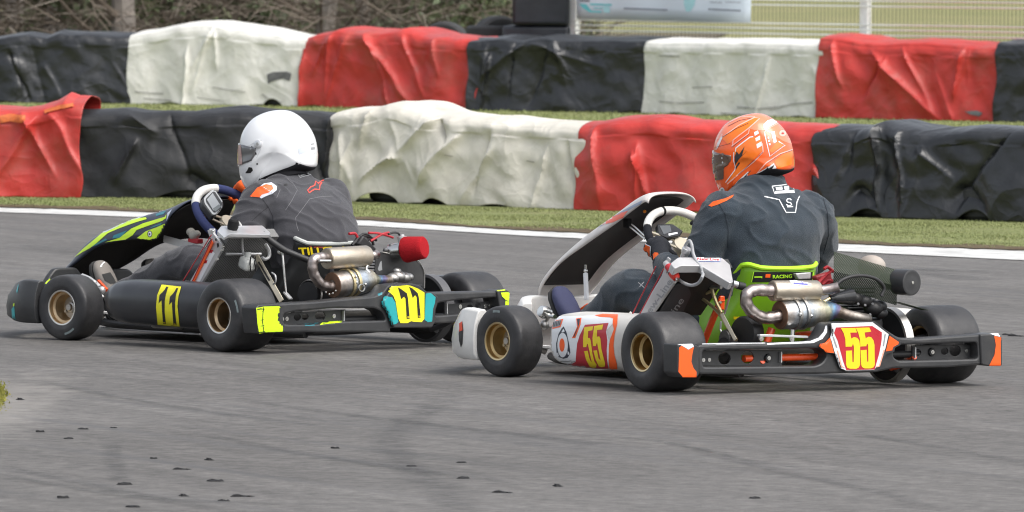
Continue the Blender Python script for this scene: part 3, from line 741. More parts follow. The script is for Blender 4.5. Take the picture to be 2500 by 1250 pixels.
decal('logo', BF, sheet, [[(1414, 9), (1432, 10), (1444, 26), (1470, 27), (1468, 31), (1440, 30), (1424, 20)], [(1441, 8.5), (1494, 10), (1494, 14), (1441, 12.5)], [(1450, 18), (1472, 18.5), (1472, 21), (1450, 20.5)]], M_bteal, bn, off=.004)
decal('logo_panel', BF, sheet, [[(1474, 15), (1489, 15.4), (1489, 31), (1474, 30.5)], [(1670, -4), (1698, -3), (1696, 12), (1686, 28), (1676, 28), (1671, 12)]], M_btealp, bn, off=.004)
decal('print', BF, sheet, [[(1416, 0), (1440, .5), (1440, 4), (1418, 3)]], M_bdark, bn, off=.004)
dash = []
for x0, x1, y, dy in ((1524, 1628, 18, 4), (1730, 1808, 20, 4), (1733, 1758, 4.5, .8), (1772, 1806, 4, 1)):
    x = x0
    while x < x1:
        w = rs.uniform(2.5, 6); yy = y + dy * (x - x0) / (x1 - x0); dash.append([(x, yy), (x + w, yy + .2), (x + w, yy + 4.6), (x, yy + 4.4)] if y > 10 else [(x, yy), (x + w, yy), (x + w, yy + 2), (x, yy + 2)]); x += w + 1.2
decal('print', BF, sheet, dash, M_bgrey, bn, off=.004)

# ------------------------------------------------------------------ the wood on the left
M_bark = mat('bark_grey', (.25, .225, .20), .9, var=.3, vs=4, bump=.5, bs=14)
M_twig = mat('twig_brown', (.145, .118, .092), .9, var=.35, vs=1.2)
M_twigp = mat('twig_pale', (.25, .215, .175), .9, var=.35, vs=1.2)
M_leafd = mat('leaf_dark_green', (.085, .115, .050), .6, var=.5, vs=1.1)
M_leafm = mat('leaf_mid_green', (.13, .165, .065), .6, var=.45, vs=1.1)
flat('woodland_floor', [(-60, 84), (.6, 82), (1.2, 100), (4, 150), (-60, 150)], .012, M_litter)
def twigs(n, f, r, lmin, lmax, w, zb=.35, zk=1.0):
    vs = []; fs = []
    for k in range(n):
        c = f(r); d = V((r.gauss(0, 1), r.gauss(0, 1), r.gauss(zb, .6) * zk)).normalized() * r.uniform(lmin, lmax)
        s = d.cross(V((r.gauss(0, 1), r.gauss(0, 1), r.gauss(0, 1)))).normalized() * w * r.uniform(.5, 1.3)
        b = c + d * .5 + V((r.gauss(0, .08), r.gauss(0, .08), r.gauss(0, .08))); i = len(vs)
        vs += [c - s, c + s, b + s * .7, b - s * .7, c + d]; fs += [(i, i + 1, i + 2, i + 3), (i + 3, i + 2, i + 4)]
    vs = [V((v.x, v.y, max(.01, v.z))) for v in vs]
    return vs, fs
def leaves(n, f, r, sz):
    vs = []; fs = []
    for k in range(n):
        c = f(r); a = V((r.gauss(0, 1), r.gauss(0, 1), r.gauss(0, 1))).normalized(); b = a.cross(V((r.gauss(0, 1), r.gauss(0, 1), r.gauss(0, 1)))).normalized(); q = sz * r.uniform(.5, 1.4)
        i = len(vs); vs += [c - a * q, c + b * q * .5, c + a * q, c - b * q * .5]; fs.append((i, i + 1, i + 2, i + 3))
    return vs, fs
def tree(x, y, h, lean, seed, label, rad=.11, group='bare trees in the wood'):
    r = random.Random(seed); e = bpy.data.objects.new('bare_tree', None); link(e); e.location = (x, y, 0); tag(e, label, 'tree', group)
    g = G(); P = spline([(0, 0, 0), (lean * .3, .05, h * .3), (lean * .7 + .1, 0, h * .65), (lean, 0, h)], 5)
    g.tube(P, [rad * (1.25 - i / len(P)) for i in range(len(P))], 8); g.obj('trunk', M_bark, e)
    g = G(); ends = []
    for k in range(16):
        t = r.uniform(.06, .95); p = P[int(t * (len(P) - 1))]; a = r.uniform(0, 6.28); L = r.uniform(.6, 2.2) * (1.1 - t * .5)
        q = spline([p, p + V((math.cos(a) * L * .4, math.sin(a) * L * .4, L * .25)), p + V((math.cos(a) * L * .8, math.sin(a) * L * .8, L * .75 + r.uniform(-.3, .2)))], 4)
        g.tube(q, [rad * .3 * (1.1 - i / len(q)) for i in range(len(q))], 5); ends += q[3:]
    vs, fs = twigs(420, lambda rr: rr.choice(ends) + V((rr.gauss(0, .12),) * 3), r, .3, .9, .008, .5)
    g.add(vs, fs); g.obj('crown', M_twig, e)
def bush(x, y, w, h, seed, label, m, nl=900, group='bushes in the wood'):
    r = random.Random(seed); e = bpy.data.objects.new('bush', None); link(e); e.location = (x, y, 0); tag(e, label, 'bush', group)
    cl = [(V((r.uniform(-w, w) * .7, r.uniform(-.5, .5), r.uniform(.15, 1) * h)), r.uniform(.18, .42) * w) for _ in range(13)]
    def f(rr):
        c, q = rr.choice(cl); d = V((rr.gauss(0, 1), rr.gauss(0, 1), rr.gauss(0, 1))); d = d.normalized() * q * rr.random() ** .45
        p = c + d; p.z = max(.05, p.z); return p
    vs, fs = twigs(150, lambda rr: V((rr.uniform(-w, w) * .8, rr.gauss(0, .3), rr.uniform(0, .8 * h))), r, .4, 1.3, .011, .9)
    g = G(); g.add(vs, fs); 
    for k in range(5):
        a = r.uniform(-w, w) * .6; g.tube([(a * .3, 0, 0), (a * .7, r.uniform(-.2, .2), h * .4), (a, r.uniform(-.3, .3), h * .9)], [.025, .02, .008], 5)
    g.obj('stems', M_twig, e)
    vs, fs = leaves(nl, f, r, .075); G().add(vs, fs).obj('foliage', m, e, smooth=False)
def wx(px, y): return (px - 1250) / F * y
for i, (px, y, h, le, lb, rad) in enumerate([(305, 91, 6, -.25, 'pale grey bare trunk leaning left above the far white cover', .12), (425, 97, 6.5, .2, 'slim bare tree above the middle of the far white cover', .07), (120, 95, 6, .4, 'bare tree above the far black cover at the left', .09),
        (560, 101, 7, -.5, 'bare tree with brown twigs just right of the top of the domed white cover', .08), (770, 92, 5.5, .9, 'bare tree leaning right above the gap between far white and red covers', .09), (900, 96, 6, -.6, 'bare tree leaning left above the middle of the far red cover', .07),
        (1010, 104, 6.5, .2, 'slim bare tree above the right part of the far red cover', .07), (30, 100, 7, .1, 'bare tree in the top left corner of the wood', .10), (680, 108, 7, .3, 'thin bare tree deep in the wood left of the far red cover', .08), (1160, 108, 7, -.2, 'bare tree deep in the wood just left of the wrapped blocks', .09)]):
    tree(wx(px, y), y, h, le, 40 + i, lb, rad)
for i, (px, y, w, h, m, lb) in enumerate([(60, 93, 1.1, 1.9, M_leafd, 'dark green bush at the left edge of the wood'), (210, 98, .9, 2.2, M_leafm, 'mid green bush left of the pale leaning trunk'), (400, 94, 1.0, 1.8, M_leafm, 'green bush right of the pale leaning trunk'), (545, 95, .9, 2.1, M_leafd, 'dark green bush above the domed white cover'),
        (640, 101, 1.0, 2.2, M_leafm, 'green bush above the right end of the far white cover'), (1080, 96, .8, 1.7, M_leafm, 'green bush behind the lower tyre stack'), (1180, 100, .8, 2.0, M_leafd, 'dark green bush left of the wrapped blocks'), (1330, 99, .9, 1.2, M_leafd, 'low dark bush behind the left end of the mesh fence'), (330, 108, 1.3, 2.6, M_leafd, 'tall dark bush deep in the wood above the far white cover'), (880, 107, 1.3, 2.4, M_leafd, 'dark bush deep in the wood above the far red cover')]):
    bush(wx(px, y), y, w, h, 70 + i, lb, m)
r = random.Random(21)
f1 = lambda rr: (lambda y: V((wx(rr.uniform(-500, 1390), y), y, rr.random() ** 1.3 * 2.6)))(rr.uniform(89, 118))
vs, fs = twigs(26000, f1, r, .25, 1.0, .0075, .3, .5); tag(G().add(vs, fs).obj('undergrowth', M_twig, None, smooth=False, recalc=False), kind='stuff')
vs, fs = twigs(6000, f1, r, .2, .9, .006, .2, .5); tag(G().add(vs, fs).obj('undergrowth', M_twigp, None, smooth=False, recalc=False), kind='stuff')
def f2(rr):
    while True:
        y = rr.uniform(90, 118); x = wx(rr.uniform(-500, 1370), y); z = rr.random() * 2.6
        if noise.noise(V((x * .8, y * .25, z * .9 + 3))) > .02: return V((x, y, z))
vs, fs = leaves(30000, f2, r, .065); tag(G().add(vs, fs).obj('undergrowth_leaves', M_leafd, None, smooth=False, recalc=False), kind='stuff')
# distant hedge closing the field
def f3(rr): return V((rr.uniform(-160, 160), 330 + rr.gauss(0, 4), rr.random() ** .8 * 7 * (1 + .4 * noise.noise(V((rr.random() * .01, 0, 0))))))
vs, fs = leaves(16000, f3, r, .8); tag(G().add(vs, fs).obj('far_hedgerow', M_leafm, None, smooth=False, recalc=False), kind='stuff')

# ------------------------------------------------------------------ crumbs of rubber on the track
M_scrap = mat('rubber_crumb', (.010, .010, .011), .8, var=.4)
_cr = []
for k in range(6):
    q = random.Random(90 + k); g = G()
    for c in range(q.choice((1, 2, 3))):
        cx, cy = q.uniform(-.015, .015), q.uniform(-.006, .006); n = q.randint(6, 9); hh = q.uniform(.004, .009); L = q.uniform(.010, .024)
        ring_ = [(cx + L * (1 + q.uniform(-.45, .5)) * math.cos(6.283 * i / n), cy + .009 * (1 + q.uniform(-.5, .7)) * math.sin(6.283 * i / n)) for i in range(n)]
        top = [(x * .75 + q.uniform(-.003, .003), y * .7, hh * q.uniform(.4, 1)) for x, y in ring_]
        g.loft([[V((x, y, .0005)) for x, y in ring_], [V(t_) for t_ in top]])
    o = g.obj('rubber_scrap', M_scrap, smooth=False); COL.objects.unlink(o); _cr.append(o)
sp = cp(0, [(x / 2, 850 + y / 2) for x, y in ((190, 410), (550, 390), (330, 443), (1000, 547), (885, 593), (1040, 650), (1630, 490), (2005, 578), (2255, 637), (875, 722), (1180, 726), (1085, 746), (300, 732), (640, 777), (600, 667), (80, 252), (2450, 706), (400, 396), (745, 540), (2250, 560))]) + [(1840, 1217), (1350, 1187), (2480, 821), (2456, 818), (270, 690), (1480, 620)]
for i, (x, y) in enumerate(sp):
    o = _cr[i % 6].copy(); COL.objects.link(o); p = gnd(x, y); o.location = (p.x, p.y, 0.0)
    o.rotation_euler = (0, 0, rs.uniform(-.25, .25)); q = rs.uniform(.6, 1.15); o.scale = (q, q * rs.uniform(.8, 1.6), q)
    tag(o, 'small black scrap of tyre rubber lying on the grey asphalt', 'rubber scrap', 'scraps of rubber on the track')
# ================================================================== GO-KARTS: parts shared by both
def kart_root(fr, label):
    e = bpy.data.objects.new('go_kart', None); link(e); e.location = fr.loc; e.rotation_euler = (0, 0, fr.rz)
    return tag(e, label, 'go-kart')
def wheel(k, c, R, w, side, yaw, mrim, mlip, front, mark=None, lipr=.0715):
    c = V(c); ax = Matrix.Rotation(R_(yaw), 3, 'Z') @ V((0, side, 0)); h = w / 2
    # hub with its nuts is the part, tyre and rim its pieces
    dish = h - (.075 if front else .10)
    g = G(); g.lathe([(0, dish + .03), (.012, dish + .03), (.014, dish + .02), (.02, dish + .018), (.022, dish + .002), (.045, dish + .002), (.05, dish - .01), (.03, -h), (0, -h)], c, ax, 20)
    u, v = perp(ax)
    for i in range(3 if front else 3):
        a = i * 2 * math.pi / 3 + .5; q = c + (u * math.cos(a) + v * math.sin(a)) * .034
        g.lathe([(0, dish + .014), (.0065, dish + .014), (.0065, dish), (.009, dish)], q, ax, 6)
    hub = g.obj('wheel', M_steel if front else M_eng, k)
    rb = .064
    pr = [(rb, -h * .78), (rb + .006, -h * .93), (rb + .018, -h * .995), (R * .72, -h * 1.0), (R * .88, -h * .955), (R * .955, -h * .86), (R * .985, -h * .72), (R * .997, -h * .4), (R, 0),
          (R * .997, h * .4), (R * .985, h * .72), (R * .955, h * .86), (R * .88, h * .955), (R * .72, h * 1.0), (rb + .018, h * .995), (rb + .006, h * .93), (rb, h * .78)]
    P = [(p.x, p.y) for p in spline([(a, b, 0) for a, b in pr], 3)]
    t = G().lathe(P + [(rb - .004, 0)], c, ax, 64, close=True).obj('tyre', M_tyre, hub)
    if not front or True:
        rim = G()
        rim.lathe([(lipr - .006, h * .80), (lipr - .001, h * .86), (lipr, h * .90), (lipr - .003, h * .935), (lipr - .008, h * .92)], c, ax, 48, close=True)
        rim.obj('rim_lip', mlip, hub)
        G().lathe([(lipr - .004, h * .91), (lipr - .009, h * .88), (lipr - .011, h * .62), (lipr - .020, h * .55), (lipr - .021, dish + .012), (lipr - .026, dish + .002), (.024, dish), (.02, dish - .006), (lipr - .016, dish - .008), (lipr - .012, -h * .8), (lipr, -h * .9)], c, ax, 48).obj('rim', mrim, hub)
    if mark is not None:
        a0, da, r0 = mark; vs = []; n = 8
        for i in range(n + 1):
            a = a0 + da * i / n
            for rr in (r0, r0 + .0085):
                d = u * math.cos(a) + v * math.sin(a)
                hh = [hp for hp in P if hp[1] > 0]; zz = min(hh, key=lambda q: abs(q[0] - rr) - (0 if q[1] > h * .8 else -9))[1]
                vs.append(c + d * rr + ax * (zz + .0022))
        G().add(vs, [(2 * i, 2 * i + 1, 2 * i + 3, 2 * i + 2) for i in range(n)]).obj('tyre_print_and_highlight', M_tyrep, hub)
    return hub
M_tyrep = mat('tyre_print_and_highlight', (.20, .24, .24), .6, var=.3, vs=60)  # pale print on tyres, also the painted highlight on one front tyre
def tubes(k, name, paths, r, m, seg=10, n=6):
    o = []
    for p in paths: o.append(G().tube(spline(p, n), r, seg).obj(name, m, k))
    return o
def chassis(k, mf, mt):
    for s in (-1, 1):
        tubes(k, 'frame_rail', [[(1.28, s * .20, .055), (1.0, s * .33, .055), (.62, s * .33, .055), (.30, s * .31, .055), (.0, s * .33, .058), (-.10, s * .34, .062)]], .015, M_engd)
        tubes(k, 'side_bar', [[(.62, s * .33, .06), (.58, s * .52, .075), (.30, s * .56, .09), (.16, s * .50, .08), (.12, s * .33, .06)]], .010, M_steel)
        g = G(); g.box((.02, s * .325, .12), (.05, .016, .13)); g.lathe([(.02, -.02), (.044, -.02), (.044, .02), (.02, .02)], (0, s * .325, .139), (0, 1, 0), 24); g.obj('bearing_carrier', M_engd, k, bevel=.002)
        G().tube([(1.02, s * .40, .09), (1.05, s * .50, .128)], .014, 8).obj('stub_axle', M_steel, k)
        G().bar((.98, s * .36, .10), (1.02, s * .50, .115), .03, .012).obj('steering_arm', M_alum, k, bevel=.002)
        tubes(k, 'bumper_mount', [[(-.08, s * .33, .062), (-.16, s * .33, .085), (-.215, s * .33, .11)]], .011, mf)
    tubes(k, 'cross_member', [[(1.26, -.20, .055), (1.30, 0, .055), (1.26, .20, .055)], [(.62, -.33, .052), (.62, .33, .052)], [(.18, -.31, .055), (.10, 0, .055), (.18, .31, .055)]], .014, mf)
    G().tube([(0, -.62, .139), (0, .62, .139)], .020, 16).obj('rear_axle', M_steel, k)
    G().box((.92, 0, .032), (.64, .54, .006)).obj('floor_tray', mt, k, bevel=.001)
    g = G(); g.tube(spline([(.80, 0, .42), (.98, 0, .22), (1.06, 0, .10)], 3), .010, 10); g.obj('steering_column', M_chrome, k)
    for s in (-1, 1): G().tube([(1.02, 0, .10), (1.0, s * .34, .10)], .006, 8).obj('tie_rod', M_alum, k)
    g = G(); g.tube([(.74, -.10, .05), (.76, -.11, .25), (.80, -.03, .38)], .007, 8); g.tube([(.74, .10, .05), (.76, .11, .25), (.80, .03, .38)], .007, 8); g.obj('column_support', mf, k)
def fuel_tank(k):
    G().box((.83, 0, .13), (.20, .16, .18)).obj('fuel_tank', M_milk, k, bevel=.03, seg=3)
def bowl(k, name, fr, m, mtrim, w=.172, xb=.085, ztop=.43, tab=None):
    """bucket seat: rows follow the rim from the left thigh, round the back, to the right thigh"""
    NU, NV = 48, 16
    def rim(u):
        a = abs(u)
        if tab: return interp(tab, a)
        return interp([(0, ztop - .016), (.2, ztop - .012), (.36, ztop), (.46, ztop - .004), (.54, ztop - .05), (.66, ztop - .14), (.8, .225), (1, .165)], a)
    def pos(u, v):
        a = abs(u); s = 1 if u > 0 else -1; z = .035 + (rim(u) - .035) * v
        t = min(1, max(0, (z - .035) / (ztop - .035)))
        x0 = xb + .17 * (1 - t) ** 1.5 + .0 * t                    # lower shell runs forward
        ww = w * (1 - .10 * t) + .03 * math.sin(math.pi * min(1, t * 1.4))
        if a < .5:
            th = a / .5 * math.pi / 2; n = .62
            y = s * ww * math.sin(th) ** n; x = x0 + .10 * (1 - math.cos(th) ** n)
        else:
            q = (a - .5) / .5; y = s * ww * (1 + .05 * math.sin(math.pi * q)); x = x0 + .10 + .36 * q
        k2 = smoo(v * 5) if v < .2 else 1
        return V((x + (1 - k2) * .06, y * (.55 + .45 * k2), z))
    P = [[pos(-1 + 2 * i / NU, j / NV) for j in range(NV + 1)] for i in range(NU + 1)]
    g = G(); n = NV + 1
    g.add([p for r in P for p in r], [(i * n + j, (i + 1) * n + j, (i + 1) * n + j + 1, i * n + j + 1) for i in range(NU) for j in range(NV)])
    # floor of the seat joins both sides
    g.add([P[i][0] for i in range(NU + 1)], [(i, i + 1, NU - i - 1, NU - i) for i in range(NU // 2)])
    o = g.obj(name, m, k, solid=.006)
    edge = [P[i][NV] + V((0, 0, .003)) for i in range(2, NU - 1)]
    G().tube(edge, .0085, 8).obj('edge_trim', mtrim, o)
    return o
def ring(C, R, t, beta=45):
    b = R_(beta); L = V((0, 1, 0)); U = V((math.sin(b), 0, math.cos(b)))
    return V(C) + (L * math.cos(t) + U * math.sin(t)) * R
def steering(k, C, R, segs, r=.0145, beta=45, spoke=True, mhub=None):
    """rim of the wheel in sections of different leather, spokes and hub"""
    C = V(C); b = R_(beta); nn = V((-math.cos(b), 0, math.sin(b))); U = V((math.sin(b), 0, math.cos(b))); L = V((0, 1, 0))
    hubc = C - nn * .030
    g = G(); g.lathe([(0, .012), (.034, .012), (.038, .006), (.038, -.006), (.02, -.012), (.018, -.05), (0, -.05)], hubc, nn, 24); hub = g.obj('steering_wheel', mhub or M_bone, k)
    for t0, t1, m, nm in segs:
        n = max(4, int(abs(t1 - t0) / 6)); P = [ring(C, R, R_(t0 + (t1 - t0) * i / n), beta) for i in range(n + 1)]
        G().tube(P, r, 14).obj(nm, m, hub)
    for t in (15, 165, 270):
        p = ring(C, R * .97, R_(t), beta); d = (p - hubc).normalized()
        s = d.cross(nn).normalized()
        for q in (-.011, .011):
            G().bar(hubc + d * .02 + s * q * 1.7, p + s * q, .010, .005, up=nn).obj('spoke', mhub or M_bone, hub, bevel=.001)
    return hub, C, nn, U
def cyl(p0, p1, prof, g=None, seg=28):
    p0 = V(p0); d = V(p1) - p0; g = g or G(); return g.lathe([(r, t * d.length) for r, t in prof], p0, d, seg)
def exhaust(k, fr, u0, u1, ru, l0, l1, rl, taper, elbow, re_, mu, ml, tail, band):
    """upper silencer, lower expansion can, elbow between them; the points lie over the rear bumper"""
    u0, u1, l0, l1 = map(V, (u0, u1, l0, l1))
    s = cyl(u0, u1, [(0, 0), (ru * .96, 0), (ru, .02), (ru, .97), (ru * .93, 1), (re_ * 1.05, 1.02), (0, 1.02)]).obj('silencer', mu, k)
    d = (u1 - u0).normalized()
    cyl(u0 - d * .0016, u0 + d * .001, [(0, 0), (ru * .90, 0), (ru * .93, 1)]).obj('end_cap', M_rust if ml is None else mu, s)
    G().tube(spline([u1 + d * .005, u1 + d * .02] + [V(t) for t in tail], 5), re_ * .86, 16, cap=False).obj('tail_pipe', M_elbow, s)
    dl = (l1 - l0).normalized()
    e = cyl(l0, l1, [(0, 0), (rl * .97, 0), (rl, .03), (rl, .66), (rl * .94, .80), (rl * .80, 1.0)]).obj('expansion_can', ml or mu, k)
    cyl(l0 - dl * .003, l0 + dl * .001, [(re_, 0), (rl * .95, 0), (rl * .98, .5), (rl * .95, 1)]).obj('end_cap', M_rust, e)
    G().tube(spline([l1 - dl * .004] + [V(t) for t in taper[0]], 5), [interp(taper[1], i / (5.0 * len(taper[0]))) for i in range(5 * len(taper[0]) + 1)], 20).obj('header_cone', ml or mu, e)
    P = spline([V(p) for p in elbow], 7)
    G().tube(P, [re_ * (1 + .05 * ((i // 3) % 2)) for i in range(len(P))], 18).obj('elbow_pipe', M_elbow, k)
    for t, mm in band:
        c = l0 + dl * t
        G().lathe([(rl + .001, -.006), (rl + .006, -.006), (rl + .007, 0), (rl + .006, .006), (rl + .001, .006)], c, dl, 28).obj('exhaust_spring_band', mm, e)
    return s, e
def bolts(k, name, pts, n, r=.006, m=None):
    for p in pts:
        g = G(); g.lathe([(0, .0035), (r * .45, .0035), (r * .5, .002), (r, .002), (r, 0), (r * 1.05, -.004)], p, n, 12); g.obj(name, m or M_chrome, k)
def pod(k, side, xs, m, name='side_pod'):
    """lofted side pod: xs = list of (x, yc, zc, half_y, half_z, exponent)"""
    R = []
    for x, yc, zc, a, b, e in xs:
        ring_ = []
        for i in range(36):
            t = 2 * math.pi * i / 36; c, s = math.cos(t), math.sin(t)
            ring_.append(V((x, side * (yc + a * math.copysign(abs(c) ** (2 / e), c)), zc + b * math.copysign(abs(s) ** (2 / e), s))))
        R.append(ring_)
    return G().loft(R).obj(name, m, k, angle=50)
def fairing(k, name, rows, m, sm=5, n=22, thick=.004, roundtop=0):
    """number panel: rows of (centre x, centre z, edge x, edge z, half width)"""
    S = spline([(a, b, 0) for a, b, c, d, w in rows], sm); T = spline([(c, d, w) for a, b, c, d, w in rows], sm)
    g = G(); vs = []; N = len(S)
    for i in range(N):
        for j in range(n + 1):
            v = -1 + 2 * j / n; e = abs(v) ** 2.6; w = T[i].z
            y = w * math.sin(v * math.pi / 2 * .96) / math.sin(math.pi / 2 * .96)
            vs.append((S[i].x * (1 - e) + T[i].x * e, y, S[i].y * (1 - e) + T[i].y * e))
    g.add(vs, [(i * (n + 1) + j, (i + 1) * (n + 1) + j, (i + 1) * (n + 1) + j + 1, i * (n + 1) + j + 1) for i in range(N - 1) for j in range(n)])
    return g.obj(name, m, k, solid=thick, recalc=True), vs, n
def nose(k, name, path, m, zprof):
    """front bumper cowl swept along the front of the kart: path (x, y, zlow, zhigh, depth)"""
    P = spline([(a, b, 0) for a, b, c, d, e in path], 6); Q = spline([(c, d, e) for a, b, c, d, e in path], 6); R = []
    for i, p in enumerate(P):
        t = (P[min(i + 1, len(P) - 1)] - P[max(i - 1, 0)]).normalized(); o = V((t.y, -t.x, 0))
        if o.dot(p - V((.9, 0, 0))) < 0: o = -o
        lo, hi, dp = Q[i]; r_ = []
        for a, b in zprof: r_.append(V((p.x + o.x * dp * a, p.y + o.y * dp * a, lo + (hi - lo) * b)))
        R.append(r_)
    return G().loft(R).obj(name, m, k, angle=45, bevel=.004)
NP = [(-.5, .04), (-.45, 0), (.2, 0), (.46, .12), (.5, .4), (.42, .7), (.15, .97), (-.05, 1.0), (-.42, 1.0), (-.5, .96)]
def rear_bumper(k, fr, xr, outline, windows, m, ends, mcap, dep=.075):
    """blow-moulded rear bumper: frame with two windows, recessed bolt panel behind them, hooked ends"""
    o = plate('rear_bumper', [rounded(outline, .012)] + [rounded(w, .014) for w in windows], (xr + dep / 2, 0, 0), (0, 1, 0), (0, 0, 1), dep, m, k, bev=.007)
    return o
def photo_yz(fr, c, pts, x):
    return [(p.y, p.z) for p in (fr.x(a, b, x) for a, b in cp(c, pts))]
def photo_plane(fr, c, pts, pt, n): return [fr.on(a, b, pt, n) for a, b in cp(c, pts)]

# ------------------------------------------------------------------ people: one continuous body each, helmet, gloves and boots as children
def skin_body(name, fr, torso, limbs, extra, m, vox=.0075, wr=.006, seed=1, squash=None):
    g = G()
    R = []
    for x, y, z, a, b in torso:
        R.append([V((x + b * math.cos(2 * math.pi * i / 28) * (1 if math.cos(2 * math.pi * i / 28) < 0 else .9), y + a * math.copysign(abs(math.sin(2 * math.pi * i / 28)) ** .85, math.sin(2 * math.pi * i / 28)), z)) for i in range(28)])
    S = []
    for i in range(28):
        S.append(spline([r_[i] for r_ in R], 3))
    g.loft([[S[i][j] for i in range(28)] for j in range(len(S[0]))])
    for pts in limbs:
        P = spline([p[:3] for p in pts], 6); rad = []
        rr = [p[3] for p in pts]
        for i in range(len(P)):
            t = i / 6; j = min(int(t), len(rr) - 2); q = t - j; rad.append(rr[j] + (rr[j + 1] - rr[j]) * smoo(q))
        g.tube(P, rad, 16)
        g.ball(P[0], rad[0] * .98, 12, 8); g.ball(P[-1], rad[-1] * .98, 12, 8)
    for c, r_ in extra: g.ball(c, r_, 18, 12)
    o = g.obj(name, m, None, smooth=True)
    q = o.modifiers.new('r', 'REMESH'); q.mode = 'VOXEL'; q.voxel_size = vox
    q = o.modifiers.new('s', 'SMOOTH'); q.factor = .5; q.iterations = 7
    bake(o); me = o.data
    nr = [v.normal.copy() for v in me.vertices]
    for v, n_ in zip(me.vertices, nr):
        c = v.co
        a = noise.noise(V((c.x * 9 + seed, c.y * 9, c.z * 16)))
        b = 1 - abs(noise.noise(V((c.x * 10 + c.z * 7, c.y * 7 + seed * 3, c.z * 13 - c.y * 8)))) * 2.4
        b2 = 1 - abs(noise.noise(V((c.x * 30 - c.z * 22, c.y * 26 + seed, c.z * 34 + c.x * 14)))) * 2.2
        v.co = c + n_ * (wr * a + wr * .75 * max(0, b) ** 3 + wr * .10 * max(0, b2) ** 3)
    me.shade_smooth()
    o.location = fr.loc; o.rotation_euler = (0, 0, fr.rz)
    return o
def hand(body, C, R, tdeg, wrist, mat_, m2, beta=45, side=1, gr=.0145, name='glove'):
    """gloved hand gripping the steering wheel rim at angle t: palm, four bent fingers of different length, thumb, cuff"""
    t = R_(tdeg); p = ring(C, R, t, beta); b = R_(beta); nn = V((-math.cos(b), 0, math.sin(b)))
    rad = (p - V(C)).normalized(); tan = rad.cross(nn).normalized()
    w = V(wrist); g = G()
    # palm sits on the driver's side and outside of the rim
    pc = p + nn * .018 + rad * .022
    to = (w - pc).normalized()
    def P(a, s, q=0.0): # around the rim: a=0 outside, 90 driver's side, -90 front, 180 inside
        return p + tan * s + (rad * math.cos(R_(a)) + nn * math.sin(R_(a))) * (gr + .011 + q)
    ln = [(-.036, -150, .0092), (-.012, -168, .0100), (.012, -162, .0098), (.035, -138, .0086)]
    for s, a1, r_ in ln:
        path = [P(48, s * .85, .012), P(10, s, .008), P(-35, s, .004), P(-80, s, .002), P(a1 * .78, s, .001), P(a1, s * .96, 0)]
        Q = spline(path, 4); g.tube(Q, [r_ * (1.18 - .32 * i / len(Q)) for i in range(len(Q))], 10); g.ball(Q[-1], r_ * .86, 8, 6)
        g.ball(path[1], r_ * 1.25, 8, 6)
    rot = Matrix((tan, rad, nn)).transposed()
    g.ball(P(45, 0, .010), (.047, .026, .026), 16, 10, rot); g.ball(P(75, -.004, .018), (.042, .030, .022), 16, 10, rot)
    # thumb leaves the side of the palm and lies along the driver's side of the rim
    sgn = side
    th = spline([P(70, -sgn * .030, .022), P(95, -sgn * .052, .010), P(128, -sgn * .058, .003), P(165, -sgn * .052, .001)], 4)
    g.tube(th, [.0125 * (1.1 - .25 * i / len(th)) for i in range(len(th))], 10); g.ball(th[-1], .0098, 8, 6)
    k0 = P(62, 0, .022); c2 = w
    g.tube(spline([k0, k0 * .55 + c2 * .45, c2], 4), [.031, .031, .030, .030, .030, .031, .032, .034, .036], 14)
    o = g.obj(name, mat_, None)
    q = o.modifiers.new('r', 'REMESH'); q.mode = 'VOXEL'; q.voxel_size = .0036
    q = o.modifiers.new('s', 'SMOOTH'); q.factor = .5; q.iterations = 4
    bake(o); o.data.shade_smooth(); o.parent = body
    G().tube([c2 + (c2 - k0).normalized() * -.004, c2 + (c2 - k0).normalized() * .012], [.0375, .0385], 16).obj('cuff', m2, o)
    return o
def boot(body, heel, toe, ankle, m, name='racing_boot'):
    heel, toe, ankle = V(heel), V(toe), V(ankle); d = (toe - heel); L = d.length; d.normalize()
    up = (ankle - heel); up = (up - d * up.dot(d)).normalized(); sd = d.cross(up)
    g = G(); R = []
    for t, wv, h0, h1 in ((-.10, .022, .012, .05), (-.04, .031, .0, .085), (.10, .035, -.002, .10), (.28, .036, -.002, .085), (.48, .040, -.002, .066), (.68, .045, -.002, .056), (.86, .043, 0, .046), (.97, .032, .004, .038), (1.02, .016, .010, .028)):
        c = heel + d * (L * t); ring_ = []
        for i in range(20):
            a = 2 * math.pi * i / 20; s_, c_ = math.sin(a), math.cos(a)
            ring_.append(c + sd * (wv * math.copysign(abs(c_) ** .8, c_)) + up * ((h0 + h1) / 2 + (h1 - h0) / 2 * math.copysign(abs(s_) ** .8, s_)))
        R.append(ring_)
    g.loft(R); g.tube([heel + d * L * .12 + up * .06, heel + d * L * .10 + up * .11, ankle], [.044, .045, .050], 16)
    o = g.obj(name, m, None); q = o.modifiers.new('r', 'REMESH'); q.mode = 'VOXEL'; q.voxel_size = .0055
    q = o.modifiers.new('s', 'SMOOTH'); q.factor = .5; q.iterations = 4
    bake(o); o.data.shade_smooth(); o.parent = body
    s = G(); R2 = []
    for t, wv in ((-.11, .020), (-.04, .033), (.1, .037), (.3, .037), (.5, .041), (.7, .046), (.88, .044), (.99, .032), (1.04, .014)):
        c = heel + d * (L * t); R2.append([c + sd * wv - up * .006, c + sd * wv + up * .006, c - sd * wv + up * .006, c - sd * wv - up * .006])
    s.loft(R2).obj('boot_sole', M_sole, o)
    return o
